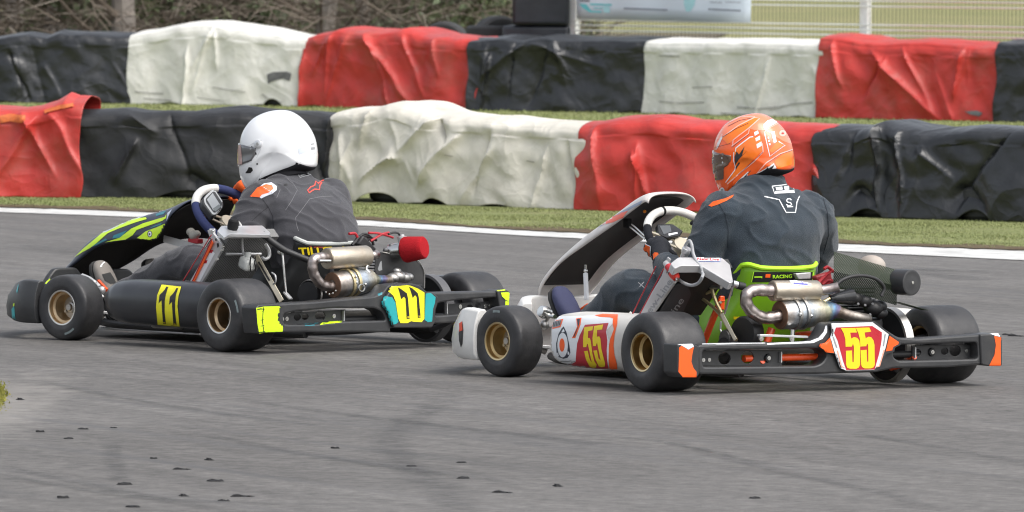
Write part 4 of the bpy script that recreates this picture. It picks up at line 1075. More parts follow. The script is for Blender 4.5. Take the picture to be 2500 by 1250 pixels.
HP = [(-.02, .160), (-.065, .149), (-.112, .112), (-.146, .058), (-.160, .0), (-.160, -.045), (-.150, -.068), (-.10, -.085), (-.035, -.108), (.035, -.136), (.088, -.160), (.112, -.166), (.130, -.150), (.146, -.118), (.153, -.085),
      (.156, -.045), (.155, 0), (.148, .050), (.130, .090), (.095, .128), (.04, .153)]
def helmet(body, C, yaw, pitch, roll, m, mvis, w=.129, sc=1.0, spoiler=False, port=(-.072, .034), roundside=74):
    """full-face helmet lofted from its side profile; eye port holds a visor that pivots at both sides"""
    M = Matrix.Translation(C) @ Matrix.Rotation(R_(yaw), 4, 'Z') @ Matrix.Rotation(R_(pitch), 4, 'Y') @ Matrix.Rotation(R_(roll), 4, 'X') @ Matrix.Scale(sc, 4)
    pr = spline([(a, b, 0) for a, b in HP], 4, closed=True); n = len(pr); c0 = V((-.005, -.005, 0)); NS = 26
    def pt(p, s, off=0.0):
        a = s * math.pi / 2; r_ = abs(math.cos(a)) ** .84; q = c0 + (p - c0) * (r_ + (abs(math.cos(a)) ** .34 - r_) * smoo((-.02 - p.y) / .07) * (.55 if p.x > .09 else 1))
        y = w * math.copysign(abs(math.sin(a)) ** .92, a) * (1 - .10 * smoo((-.02 - p.y) / .14))
        v = V((q.x, y, q.y))
        if off:
            nrm = V(((p.x - c0.x) * .9 * r_, y * 1.05, (p.y - c0.y) * r_)); v += nrm.normalized() * off
        return v
    R = []
    for j in range(NS + 1):
        s = -1 + 2 * j / NS; s = max(-.996, min(.996, s)); R.append([M @ pt(p, s) for p in pr])
    g = G(); g.loft(R)
    o = g.obj('helmet', m, body, angle=60)
    # black edge beading round the neck opening and padding
    bot = [p for p in pr if -.158 < p.x < .098 and p.y < -.052 and p.y < -.07 - .36 * (p.x + .15) + .03]
    bot.sort(key=lambda p: p.x); bl = []
    edgeL = [M @ pt(p, .62, .0015) for p in bot]; edgeR = [M @ pt(p, -.62, .0015) for p in bot]
    g = G(); vs = []; nb = len(bot); K = 9
    for p in bot:
        for q in range(K):
            s = -.80 + 1.6 * q / (K - 1); vs.append(M @ (pt(p, s) + V((0, 0, -.007))))
    g.add(vs, [(i * K + q, (i + 1) * K + q, (i + 1) * K + q + 1, i * K + q + 1) for i in range(nb - 1) for q in range(K - 1)])
    g.obj('neck_lining', M_neck, o, solid=.012)
    # visor: curved sheet standing proud of the eye port
    fr_ = [p for p in pr if p.x > .05 and port[0] < p.y < port[1]]
    fr_.sort(key=lambda p: p.y); g = G(); vs = []; K = 31
    sm = roundside / 90
    for p in fr_:
        for q in range(K):
            s = -sm + 2 * sm * q / (K - 1); vs.append(M @ pt(p, s, .0045))
    nb = len(fr_)
    g.add(vs, [(i * K + q, (i + 1) * K + q, (i + 1) * K + q + 1, i * K + q + 1) for i in range(nb - 1) for q in range(K - 1)])
    vz = g.obj('visor', mvis, o, solid=.004)
    return o, vz, M, pt, pr
# ================================================================== KART 55
def pl(fr, c, pts, pt, n): return [fr.on(a, b, pt, n) for a, b in cp(c, pts)]
def px1(fr, c, a, b, ax, v):
    q = cp(c, [(a, b)])[0]; return {0: fr.x, 1: fr.y, 2: fr.z}[ax](q[0], q[1], v)
def path_px(fr, c, pts, ax, v):
    """pts (a, b) or (a, b, v) -> local points"""
    return [px1(fr, c, p[0], p[1], ax, p[2] if len(p) > 2 else v) for p in pts]
k = kart_root(K55, 'white and orange racing kart number 55 with a lime green seat, nearer the camera')
f = K55
chassis(k, M_orangef, M_alum); fuel_tank(k)
wheel(k, (0, .60, .139), .139, .20, 1, 0, M_gold, M_goldlip, False)
wheel(k, (0, -.60, .139), .139, .20, -1, 0, M_gold, M_goldlip, False)
wheel(k, (1.05, .54, .128), .128, .125, 1, 7, M_gold, M_goldlip, True, mark=(-1.75, .36, .104))  # pale arc here is a highlight painted on the tyre top
wheel(k, (1.05, -.54, .128), .128, .125, -1, 7, M_gold, M_goldlip, True)
# side pods
PX55 = [(.66, .555, .150, .04, .05, 2.2), (.655, .555, .152, .07, .075, 2.4), (.63, .555, .155, .092, .090, 2.7), (.54, .555, .157, .104, .098, 3.0), (.40, .555, .158, .106, .100, 3.2), (.25, .555, .158, .106, .102, 3.2), (.17, .550, .158, .106, .102, 3.2), (.105, .535, .158, .096, .100, 3.2), (.095, .53, .158, .085, .09, 3.0)]
pod55 = pod(k, 1, PX55, M_whited); pod(k, -1, PX55, M_whited)
D = lambda nm, c, polys, m, off, tg=None, par=None, st=4: decal(nm, K55, tg or pod55, [cp(c, p) for p in polys], m, par or tg or pod55, off, st)
D('sticker', 17, [[(105, 640), (120, 420), (160, 290), (300, 215), (870, 200), (1200, 190), (1240, 240), (1160, 330), (1060, 440), (1100, 600), (1090, 1035), (560, 1030), (300, 1030), (215, 960), (150, 840)]], M_stw, .0009)
D('number_panel', 17, [[(715, 350), (1095, 320), (1055, 450), (1075, 600), (1065, 760), (1070, 900), (1092, 1050), (560, 1032), (285, 1012), (290, 985), (495, 975), (565, 940), (575, 800), (590, 650), (630, 520)]], M_red, .0014)
F5A = [(710, 388), (850, 375), (838, 438), (772, 448), (768, 560), (800, 562), (812, 600), (838, 800), (870, 930), (905, 980), (895, 1025), (840, 1035), (790, 1010), (735, 900), (705, 770), (765, 765), (790, 880), (818, 945), (825, 930), (790, 760), (765, 655), (752, 660), (742, 705), (690, 708), (690, 560)]
F5B = [(868, 372), (1012, 345), (995, 425), (915, 435), (912, 540), (950, 535), (968, 570), (985, 740), (1020, 880), (1042, 960), (1035, 1010), (985, 1022), (940, 1010), (890, 900), (855, 765), (912, 755), (935, 870), (965, 920), (968, 905), (940, 760), (915, 645), (905, 650), (895, 690), (848, 690), (840, 560)]
D('digit', 17, [F5A], M_yel, .0022, st=3); D('digit', 17, [F5B], M_yel, .0022, st=3)
D('sticker', 17, [[(1165, 255), (1240, 215), (1235, 330), (1190, 520), (1175, 680), (1190, 830), (1225, 960), (1240, 1125), (1180, 1085), (1105, 1042), (1095, 900), (1100, 700), (1120, 580), (1180, 420), (1160, 330)]], M_orange, .0016)
D('sticker', 17, [[(870, 200), (1000, 178), (1240, 186), (1240, 214), (1180, 255), (1120, 235), (950, 225)]], M_orange, .0017)
D('sticker', 17, [[(575, 250), (660, 238), (645, 350), (560, 562), (508, 562), (590, 380)]], M_orange, .0016)
D('sticker', 17, [[(588, 262), (638, 255), (625, 345), (548, 542), (528, 542), (605, 375)]], M_navy, .0021)
D('sticker', 17, [[(158, 300), (370, 255), (325, 385), (140, 432)]], M_orange, .0015)
D('sticker', 17, [[(170, 308), (345, 270), (312, 370), (155, 405)]], M_stg, .002)
D('lettering', 17, [[(185 + i * 26, 312 - i * 5), (200 + i * 26, 309 - i * 5), (188 + i * 26, 388 - i * 6), (172 + i * 26, 392 - i * 6)] for i in range(6)], M_stb, .0025, st=3)
D('emblem', 17, [[(375, 375), (420, 470), (468, 690), (482, 800), (440, 872), (370, 892), (290, 862), (260, 790), (253, 650), (290, 500), (340, 410)]], M_navy, .0015)
D('emblem', 17, [[(372, 412), (395, 455), (365, 470), (340, 470)]], M_stw, .0021)
D('emblem', 17, [ell(360, 672, 84, 196, 28)], M_stw, .002)
D('emblem', 17, [ell(352, 672, 42, 106, 24)], M_orange, .0026)
D('emblem', 17, [[(270, 790), (290, 800), (300, 850), (285, 855)], [(440, 760), (470, 800), (465, 830), (440, 820)]], M_stw, .0022)
D('sticker', 17, [[(140, 850), (197, 838), (215, 995), (180, 955)]], M_red, .0016)
D('sticker', 17, stroke([(290, 940), (500, 922), (500, 970), (300, 990), (290, 940)], 7) + stroke([(500, 940), (565, 935)], 7), M_navy, .0024)
# rear bumper
xr = -.26
out = [(1703, 842), (1770, 839), (1870, 839), (1985, 834), (2004, 824), (2016, 803), (2026, 788), (2062, 787), (2132, 785), (2194, 824), (2240, 827), (2396, 816), (2398, 890), (2318, 897), (2184, 899), (2139, 909), (2062, 911), (1998, 913), (1864, 915), (1705, 914)]
wl = [(1716, 855), (1800, 854), (1992, 850), (2014, 856), (2019, 868), (2008, 886), (1990, 893), (1716, 896)]
wr = [(2181, 856), (2194, 842), (2386, 836), (2388, 876), (2195, 881), (2182, 872)]
yz = lambda pts, x=xr: [(p.y, p.z) for p in (f.x(a, b, x) for a, b in pts)]
bump55 = rear_bumper(k, f, xr, yz(out), [yz(wl), yz(wr)], M_blackp, None, None)
xp = -.212
hol = lambda c, a, b, r: [(p.y, p.z) for p in (f.x(x, y, xp) for x, y in cp(c, ell(a, b, r, r, 14)))]
plate('bolt_panel', [yz(cp(12, [(240, 915), (1200, 915), (1195, 1085), (240, 1085)]), xp), hol(12, 570, 1005, 68), hol(12, 820, 992, 70), hol(12, 1036, 1000, 38)], (xp, 0, 0), (0, 1, 0), (0, 0, 1), .006, M_blackp, k, .001)
plate('bolt_panel', [yz(cp(6, [(860, 885), (1410, 878), (1410, 990), (860, 996)]), xp), hol(6, 905, 940, 26), hol(6, 1110, 930, 28), hol(6, 1190, 925, 44)], (xp, 0, 0), (0, 1, 0), (0, 0, 1), .006, M_blackp, k, .001)
bolts(k, 'bolt', [px1(f, 12, a, b, 0, xp - .004) for a, b in ((345, 1022), (408, 1020))] + [px1(f, 6, a, b, 0, xp - .004) for a, b in ((1280, 925), (1323, 925))], (-1, 0, 0), .0068)
for c, a, b in ((12, 1040, 1000), (6, 1008, 935)):
    g = G(); q = px1(f, c, a, b, 0, xp); g.lathe([(0, .010), (.013, .010), (.016, .004), (.018, -.01)], q, (-1, 0, 0), 18); w_ = g.obj('rubber_washer', M_blackg, k); bolts(w_, 'bolt', [q + V((-.010, 0, 0))], (-1, 0, 0), .0075)
for c, a, b in ((12, 1187, 990), (6, 885, 940)):
    q = px1(f, c, a, b, 0, xp - .01); G().box(q, (.012, .004, .038)).obj('clamp_edge', M_alum, k)
for s in (-1, 1): G().tube([(-.20, s * .40, .118), (-.20, s * .06, .118)], .013, 10).obj('bumper_tube', M_orangef if s > 0 else M_engd, k)
def capblk(name, c, pts, m, x0, dep, par):
    P = [f.x(a, b, x0) for a, b in cp(c, rounded(pts, 14))]; return G().prism(P, (dep, 0, 0)).obj(name, m, par, bevel=.006)
cl = capblk('bumper_end', 12, [(60, 852), (250, 848), (300, 880), (300, 1180), (275, 1212), (110, 1212), (62, 1160)], M_blackp, -.268, .085, k)
D('end_sticker', 12, [[(80, 885), (105, 866), (180, 912), (240, 878), (222, 960), (212, 1040), (235, 1110), (268, 1150), (268, 1208), (120, 1208), (72, 1150)]], M_orange, .0012, cl)
D('end_sticker', 12, [[(62, 853), (225, 849), (240, 874), (180, 908), (105, 863)]], M_stw, .0014, cl)
cr = capblk('bumper_end', 6, [(1385, 800), (1540, 794), (1554, 830), (1554, 1042), (1450, 1044), (1395, 1035)], M_blackp, -.268, .10, k)
D('end_sticker', 6, [[(1490, 812), (1550, 826), (1550, 1038), (1452, 1038), (1492, 960), (1503, 880)]], M_orange, .0012, cr)
D('end_sticker', 6, [[(1460, 797), (1540, 796), (1548, 822), (1500, 812)]], M_stw, .0014, cr)
D('edge_sticker', 12, [[(1035, 842), (1500, 822), (1600, 783), (1655, 720), (1680, 650), (1694, 650), (1690, 720), (1640, 792), (1540, 838), (1040, 856)], [(330, 846), (680, 838), (1020, 836), (1020, 846), (680, 850), (330, 857)]], M_stw, .0015, bump55)
boss = G().prism([f.x(a, b, -.262) for a, b in cp(20, rounded([(225, 215), (1035, 178), (1110, 232), (1330, 412), (1512, 545), (1495, 610), (1405, 650), (1385, 730), (1240, 770), (1085, 1075), (535, 1085), (430, 1020), (330, 765), (190, 745), (50, 640), (75, 580), (180, 560), (262, 465), (290, 370)], 18))], (-.012, 0, 0)).obj('number_plate', M_blackp, k, bevel=.003)
D('plate_sticker', 20, [[(290, 218), (1030, 195), (1095, 245), (1318, 412), (1265, 640), (1160, 990), (1090, 1003), (1060, 1052), (550, 1062), (450, 1012), (340, 705), (272, 462), (305, 380)]], M_stw, .0010, boss)
D('plate_sticker', 20, [[(370, 290), (1020, 262), (1195, 377), (1190, 530), (1150, 750), (1065, 1045), (555, 1055), (500, 900), (400, 530), (335, 390)]], M_red, .0016, boss)
D('plate_sticker', 20, [[(266, 478), (336, 750), (200, 733), (150, 682), (72, 632), (92, 590), (180, 570)]], M_orange, .0014, boss)
D('plate_sticker', 20, [[(1332, 440), (1380, 470), (1500, 552), (1488, 592), (1400, 640), (1380, 700), (1266, 718)]], M_orange, .0014, boss)
D('plate_sticker', 20, stroke([(395, 705), (470, 985), (520, 1015)], 22) + stroke([(1235, 690), (1150, 985), (1095, 998)], 20), M_pink, .0018, boss)
D('plate_lettering', 20, stroke([(318, 455), (352, 560), (385, 655)], 26), M_stg, .0017, boss); D('plate_lettering', 20, stroke([(1255, 410), (1240, 520), (1222, 625)], 24), M_stg, .0017, boss)
R5A = [(455, 300), (715, 297), (745, 380), (622, 382), (642, 490), (690, 462), (745, 475), (785, 525), (800, 620), (800, 960), (775, 1010), (730, 1032), (620, 1032), (570, 1010), (550, 960), (546, 708), (655, 703), (662, 905), (672, 920), (684, 905), (690, 640), (680, 595), (668, 590), (652, 632), (540, 636), (535, 500), (505, 390)]
R5B = [(720, 297), (965, 290), (1000, 365), (880, 380), (900, 485), (950, 455), (1000, 465), (1040, 520), (1058, 600), (1065, 960), (1040, 1005), (990, 1025), (880, 1025), (835, 1000), (818, 950), (808, 700), (918, 690), (926, 895), (938, 912), (948, 895), (945, 620), (938, 585), (925, 582), (910, 625), (805, 632), (798, 500), (765, 380)]
D('digit', 20, [R5A], M_yel, .0026, boss, st=3); D('digit', 20, [R5B], M_yel, .0026, boss, st=3)
# seat, stays
seat55 = bowl(k, 'seat', f, M_green, M_lime, w=.172, xb=.085, ztop=.428)
D('seat_sticker', 12, [[(890, 62), (1545, 62), (1530, 170), (865, 172)]], M_stb, .0015, seat55)
decal('seat_lettering', K55, seat55, textpolys('RACING', cp(12, [(1098, 132)])[0], (47, -1.5), (0, -8.5), .02), M_lime, seat55, .0024, 3, lettering=True)
D('seat_lettering', 12, [[(900, 110), (985, 108), (985, 132), (970, 122), (900, 124)], [(890, 62), (898, 62), (874, 172), (866, 172)], [(1532, 62), (1545, 62), (1535, 172), (1522, 172)]], M_lime, .0022, seat55)
D('seat_sticker', 12, [[(1022, 84), (1075, 84), (1070, 122), (1018, 122)]], M_orange, .0021, seat55)
D('seat_sticker', 12, [[(678, 548), (745, 548), (742, 578), (676, 578)]], M_yel, .0021, seat55)
G().tube(path_px(f, 5, [(655, 675), (600, 800), (548, 935)], 1, .30), .0125, 12).obj('seat_stay', M_orangef, k)
g = G(); q = px1(f, 12, 545, 400, 1, .30); g.box(q, (.012, .02, .05)); g.obj('stay_bracket', M_orangef, k, bevel=.004); bolts(k, 'bolt', [px1(f, 12, 528, 395, 1, .312)], (-.5, .8, 0), .006)
for p in ([(470, 640), (560, 690), (640, 765), (700, 860), (745, 925)], [(590, 605), (615, 680), (655, 760)], [(470, 628), (540, 640), (592, 628)]):
    P = path_px(f, 5, p, 1, .33); G().tube(spline(P, 4), .006, 8).obj('radiator_stay', M_zinc, k)
P = path_px(f, 5, [(655, 765), (740, 925)], 1, .345); G().bar(P[0], P[1], .013, .006, up=(-.6, .8, 0)).obj('stay_plate', M_bone, k, bevel=.001)
G().tube(path_px(f, 5, [(722, 600), (672, 765)], 1, .27), .004, 8).obj('stay_rod', M_alum, k)
G().tube(path_px(f, 12, [(535, 600), (530, 690), (570, 780)], 1, .30), .0035, 8).obj('brake_cable', M_alum, k)
G().lathe([(0, .03), (.052, .03), (.058, .02), (.058, -.02), (0, -.03)], px1(f, 12, 825, 720, 0, -.03), (-.3, 1, 0), 24).obj('brake_disc', M_engd, k)
G().lathe([(.0, .012), (.03, .012), (.034, 0), (.034, -.012), (0, -.012)], px1(f, 12, 600, 790, 1, .33), (0, 1, 0), 20).obj('brake_caliper', M_eng, k)
P = path_px(f, 12, [(945, 752), (1470, 770)], 0, -.20); G().bar(P[0], P[1], .020, .008).obj('exhaust_bracket', M_alu, k, bevel=.001)
bolts(k, 'bolt', [px1(f, 12, 975, 790, 0, -.205), px1(f, 12, 1310, 795, 0, -.205)], (-1, 0, 0), .009)
G().tube(path_px(f, 12, [(1320, 690), (1315, 765)], 0, -.17), .008, 8).obj('exhaust_mount', M_chrome, k)
G().tube(spline(path_px(f, 12, [(1090, 680), (1060, 760), (1040, 830)], 0, -.08), 4), .014, 10).obj('seat_stay', M_orangef, k)
P = path_px(f, 12, [(1390, 720), (1540, 705), (1560, 760), (1500, 790), (1400, 780)], 0, -.09); G().prism(P, (.03, 0, 0)).obj('frame_gusset', M_orangef, k, bevel=.004)
# exhaust over the bumper
def heatmat():
    m, n, l, b = node_mat('heat_blued_can'); tc = n.new('ShaderNodeTexCoord'); sx = n.new('ShaderNodeSeparateXYZ'); l.new(tc.outputs['Object'], sx.inputs[0])
    nz = N_noise(n, l, tc.outputs['Object'], 22, 6, .7); ad = n.new('ShaderNodeMath'); ad.operation = 'MULTIPLY_ADD'; l.new(nz, ad.inputs[0]); ad.inputs[1].default_value = .10; l.new(sx.outputs['Y'], ad.inputs[2])
    t = N_map(n, l, ad.outputs[0], .24, -.06, 0, 1); cr = n.new('ShaderNodeValToRGB'); l.new(t, cr.inputs[0]); e = cr.color_ramp.elements
    e[0].position = 0; e[0].color = (.34, .30, .27, 1); e[1].position = 1; e[1].color = (.42, .38, .34, 1)
    for p_, c_ in ((.12, (.42, .44, .46)), (.34, (.40, .45, .50)), (.52, (.50, .46, .36)), (.62, (.42, .42, .30)), (.70, (.20, .36, .55)), (.78, (.28, .24, .42)), (.86, (.42, .33, .26))):
        q = e.new(p_); q.color = (*c_, 1)
    c = N_mix(n, l, 1.0, cr.outputs[0], N_map(n, l, N_noise(n, l, tc.outputs['Object'], 70, 4), .3, .7, .7, 1.2), 'MULTIPLY')
    l.new(c, b.inputs['Base Color']); b.inputs['Metallic'].default_value = .9; l.new(N_map(n, l, nz, .3, .7, .32, .52), b.inputs['Roughness']); return m
M_heat = heatmat()
X = -.12
up0, up1 = V((X, .222, .348)), V((X, .028, .346)); lo0, lo1 = V((X, .188, .262)), V((X, -.005, .270))
sil, can = exhaust(k, f, up0, up1, .0365, lo0, lo1, .051, ([(X, -.045, .273), (X, -.075, .266), (X, -.12, .254), (X, -.17, .245), (X + .03, -.215, .24)], [(0, .041), (.25, .026), (.4, .0195), (1, .018)]),
    [(X, .205, .348), (X, .245, .350), (X, .295, .352), (X, .330, .338), (X, .332, .305), (X, .305, .274), (X, .26, .255), (X, .215, .256), (X, .170, .262)], .0215, M_exh1, M_heat, [(X - .015, -.025, .352), (X - .03, -.045, .358)], [(.055, M_steel), (.09, M_steel)])
heat = mat('heat_bloom_blue', (.22, .38, .62), .35, .9, var=.3, vs=30); heat2 = mat('heat_bloom_straw', (.60, .50, .24), .35, .9, var=.3, vs=30)
D('sticker', 12, [[(1270, 140), (1320, 150), (1520, 190), (1515, 218), (1310, 205)]], M_stw, .0012, sil)
D('lettering', 12, stroke([(1325, 188), (1480, 200)], 16) + stroke([(1410, 172), (1430, 190)], 6), mat('print_violet', (.12, .12, .45), .4), .0018, sil)
for a, b in ((1400, 525), (1520, 542)): G().ball(px1(f, 12, a, b, 0, X - .055), .007, 8, 6).obj('spring_hook', M_chrome, can)
# sprocket guard on the axle
g = G(); g.lathe([(.125, .018), (.134, .016), (.135, -.016), (.126, -.018), (.124, .0)], (0, -.375, .140), (0, 1, 0), 48, close=True); dr = g.obj('sprocket_guard', M_steel, k)
G().lathe([(.03, .0), (.128, .0), (.128, -.006), (.03, -.006)], (0, -.362, .140), (0, 1, 0), 40).obj('guard_disc', M_engd, dr)
D('sticker', 13, [[(1250, 960), (1395, 950), (1330, 990), (1270, 985)]], M_pink, .002, dr)
G().lathe([(0, .02), (.05, .02), (.05, -.02), (0, -.02)], (0, -.27, .139), (0, 1, 0), 24).obj('sprocket_hub', M_eng, k)
# engine on the right of the seat
g = G(); g.box((.03, -.25, .17), (.17, .13, .14)); g.box((.06, -.25, .25), (.10, .10, .06)); eng = g.obj('engine', M_engd, k, bevel=.012, seg=3)
for i in range(7):
    G().box((.05, -.25, .262 + i * .0135), (.125 - .004 * abs(i - 3), .12, .006)).obj('cooling_fin', M_eng, eng, bevel=.002)
g = G(); g.ball(f.x(2128, 650, .0), (.06, .045, .04), 16, 10); g.obj('cylinder_head', mat('pale_casting', (.36, .32, .28), .6, var=.25, dirt=.4, dirtcol=(.4, .25, .2), ds=20), eng)
def perf():
    m, n, l, b = node_mat('perforated_sheet'); tc = n.new('ShaderNodeTexCoord'); mp = n.new('ShaderNodeMapping'); mp.inputs['Rotation'].default_value = (R_(45), 0, 0); mp.inputs['Scale'].default_value = (0, 190, 190)
    l.new(tc.outputs['Object'], mp.inputs['Vector']); fr_ = n.new('ShaderNodeVectorMath'); fr_.operation = 'FRACTION'; l.new(mp.outputs[0], fr_.inputs[0])
    sb = n.new('ShaderNodeVectorMath'); sb.operation = 'SUBTRACT'; l.new(fr_.outputs[0], sb.inputs[0]); sb.inputs[1].default_value = (0, .5, .5)
    ln = n.new('ShaderNodeVectorMath'); ln.operation = 'LENGTH'; l.new(sb.outputs[0], ln.inputs[0])
    gt = n.new('ShaderNodeMath'); gt.operation = 'GREATER_THAN'; l.new(ln.outputs['Value'], gt.inputs[0]); gt.inputs[1].default_value = .28
    l.new(gt.outputs[0], b.inputs['Alpha']); b.inputs['Base Color'].default_value = (.04, .052, .034, 1); b.inputs['Roughness'].default_value = .6; b.inputs['Specular IOR Level'].default_value = .2
    return m
M_perf = perf()
P = [f.x(a, b, -.10) for a, b in ((2036, 614), (2036, 656), (2112, 676), (2189, 698), (2190, 659))] 
g = G(); A_ = [f.x(2036, 614, -.06), f.x(2036, 662, -.085), f.x(2034, 697, -.06)]; B_ = [f.x(2190, 659, -.10), f.x(2190, 698, -.125), f.x(2189, 746, -.10)]
vs = []
for i in range(13):
    for q in range(3): vs.append(A_[q].lerp(B_[q], i / 12))
g.add(vs, [(i * 3 + q, i * 3 + 3 + q, i * 3 + 4 + q, i * 3 + 1 + q) for i in range(12) for q in range(2)]); g.obj('mesh_guard', M_perf, k, solid=.0015, smooth=False)
G().bar(f.x(2190, 738, -.10), f.x(2258, 757, -.06), .03, .002).obj('guard_strip', M_perf, k)
G().tube(spline(path_px(f, 13, [(240, 640), (330, 560), (480, 505), (650, 497), (800, 532), (900, 600), (945, 690), (900, 790)], 0, -.14), 5), .0065, 10).obj('spark_lead', M_hose, k)
c_ = f.x(2226, 690, -.17); ax_ = V((-1, -.15, .0)).normalized()
g = G(); g.lathe([(0, .004), (.020, .004), (.036, .001), (.041, .002), (.0455, 0), (.0465, -.006), (.0455, -.07), (.03, -.085), (.03, -.14)], c_, ax_, 36); g.obj('air_filter', M_blackp, k)
bolts(k, 'bolt', [c_ + ax_ * .004], ax_, .006)
c_ = f.x(2075, 728, -.10); g = G(); cyl(f.x(2026, 729, -.13), f.x(2075, 724, -.10), [(0, 0), (.009, 0), (.012, .1), (.026, .8), (.03, 1), (0, 1.02)], g); g.obj('intake_cone', M_blackg, k)
g = G(); 
for a, b, r_ in ((2085, 728, .03), (2110, 735, .028), (2132, 752, .034), (2146, 748, .028), (2150, 765, .025)): g.ball(f.x(a, b, -.06), (r_, r_ * 1.1, r_ * .8), 14, 8)
g.obj('exhaust_manifold', M_engd, k)
bolts(k, 'bolt', [f.x(a, b, -.10) for a, b in ((2130, 742), (2112, 745), (2124, 768), (2095, 742))], (-1, .3, .3), .0045, M_eng)
for p in ([(1560, 330), (1640, 250), (1750, 150)], [(1600, 180), (1680, 100), (1755, 40)], [(1660, 30), (1700, 10), (1760, 60)], [(1640, 200), (1700, 160), (1755, 170)]):
    G().tube(spline(path_px(f, 12, p, 0, -.02), 5), .006, 8).obj('ignition_wire', M_redw, k)
P = path_px(f, 12, [(1570, 110), (1740, 60), (1760, 200), (1600, 215)], 0, .03); G().prism(P, (.03, 0, 0)).obj('battery', mat('battery_red', (.25, .02, .025), .5), k, bevel=.006)
P = path_px(f, 12, [(1352, 80), (1520, 66), (1515, 140), (1380, 145)], 0, .06); G().prism(P, (.02, 0, 0)).obj('coil', M_alum, k, bevel=.003)
G().tube(spline(path_px(f, 12, [(1720, 350), (1640, 390), (1600, 360)], 0, -.13), 4), .006, 8).obj('exhaust_spring', M_zinc, k)
# radiator left of the seat
dd = V((-.195, 0, .18)).normalized(); nf = V((-dd.z, 0, dd.x)) if False else V((-.68, 0, -.735))
cb, ct = V((.225, 0, .265)), V((.035, 0, .44))
rot = Matrix((V((0, 1, 0)), dd, V((0, 1, 0)).cross(dd))).transposed()
cm = (cb + ct) / 2
core = G().box(cm + V((0, .405, 0)), (.225, (ct - cb).length, .040), rot).obj('radiator', mat('radiator_core', (.035, .036, .038), .5, .4, var=.2, vs=120), k)
sp_ = G().prism(pl(f, 5, [(160, 774), (240, 774), (382, 572), (350, 515), (312, 522)], (0, .522, 0), (0, 1, 0)), (0, .012, 0)).obj('radiator_side', M_alum, k, bevel=.002)
o_ = cp(5, [(222, 768)])[0]; decal('radiator_lettering', K55, sp_, textpolys('ew-Line', o_, (55, -79), (-13, -9), .015), M_stg, sp_, .0014, 3, lettering=True)
fl = G().prism([f.on(a, b, cb + nf * .03, nf) for a, b in cp(5, rounded([(372, 578), (440, 582), (468, 642), (405, 775), (250, 785)], 22))], nf * .004).obj('radiator_flap', mat('flap_grey', (.045, .046, .050), .5), k)
decal('radiator_lettering', K55, fl, textpolys('ine', cp(5, [(372, 762)])[0], (22, -32), (-12, -8), .01), M_stg, fl, .0014, 3, lettering=True)
tn = V((-.5, 0, .866)); tp = V((.03, .4, .462))
tk = G().prism([f.on(a, b, tp, tn) for a, b in cp(9, rounded([(575, 1030), (690, 940), (1310, 945), (1345, 962), (1445, 1050), (1490, 1300), (1440, 1312), (1020, 1062), (730, 1062), (640, 1105)], 22))], -tn * .030).obj('radiator_tank', M_alum, k, bevel=.005)
P = [f.on(a, b, tp - tn * .034, tn) for a, b in cp(9, [(720, 1080), (1015, 1080), (1420, 1310)])]; G().tube(P, .008, 8).obj('tank_seam', M_alu, k)
D('tank_sticker', 9, [[(945, 946), (1302, 948), (1300, 1005), (955, 998)]], M_stw, .0012, tk)
decal('tank_lettering', K55, tk, textpolys('New Line', cp(9, [(965, 988)])[0], (53, 1.5), (0, -6), .025), mat('print_red', (.55, .02, .03), .4), tk, .0022, 3, lettering=True)
D('tank_sticker', 9, stroke([(955, 1002), (1298, 1008), (1302, 955)], 6), mat('print_blue', (.05, .12, .42), .4), .0019, tk)
q = px1(f, 9, 785, 900, 1, .46); g = G(); g.lathe([(0, .026), (.016, .026), (.017, .022), (.017, .008), (.0145, .006), (.0145, -.012)], q, tn, 6); g.lathe([(.013, .006), (.013, -.02)], q, tn, 16); g.obj('radiator_cap', M_alu, k, bevel=.0015)
P = path_px(f, 9, [(770, 830), (800, 760), (850, 700), (885, 760), (905, 880), (950, 990), (1015, 1080), (1040, 1170)], 1, .455) + path_px(f, 5, [(540, 530), (515, 575), (470, 592), (420, 575), (385, 548)], 1, .50)
G().tube(spline(P, 4), .0058, 10).obj('overflow_tube', mat('grey_tube', (.36, .37, .38), .4), k)
p0, p1 = px1(f, 5, 312, 452, 1, .535), px1(f, 5, 385, 556, 1, .535); d_ = p1 - p0
cyl(p0, p0 + d_ * .42, [(0, 0), (.010, 0), (.0115, .05), (.0115, .95), (0, 1)]).obj('catch_bottle', M_alum, k)
cyl(p0 + d_ * .22, p0 + d_ * .50, [(.0, 0), (.0135, 0), (.0135, 1), (0, 1)]).obj('bottle_band', M_redw, k)
cyl(p0 + d_ * .50, p0 + d_ * .62, [(0, 0), (.0165, 0), (.0165, 1), (0, 1)]).obj('bottle_ring', M_blackg, k)
cyl(p0 + d_ * .54, p0 + d_ * .57, [(0.016, 0), (.0172, 0), (.0172, 1), (0.016, 1)]).obj('bottle_ring', M_alu, k)
cyl(p0 + d_ * .62, p0 + d_ * .92, [(0, 0), (.017, 0), (.0175, .4), (.014, .9), (.008, 1), (0, 1)]).obj('bottle_cap', mat('cap_red', (.70, .05, .035), .35), k)
cyl(p0 + d_ * .90, p0 + d_ * 1.05, [(0, 0), (.006, 0), (.006, 1), (0, 1)]).obj('bottle_nozzle', M_chrome, k)
for a, b in (((108, 772), (252, 478)), ((152, 772), (300, 492))):
    G().tube([px1(f, 5, *a, 1, .57), px1(f, 5, *b, 1, .57)], .0022, 6).obj('red_cord', M_redw, k)
G().bar(px1(f, 5, 300, 545, 1, .53), px1(f, 5, 335, 425, 1, .53), .018, .006, up=(0, 1, 0)).obj('radiator_bracket', M_alum, k, bevel=.001)
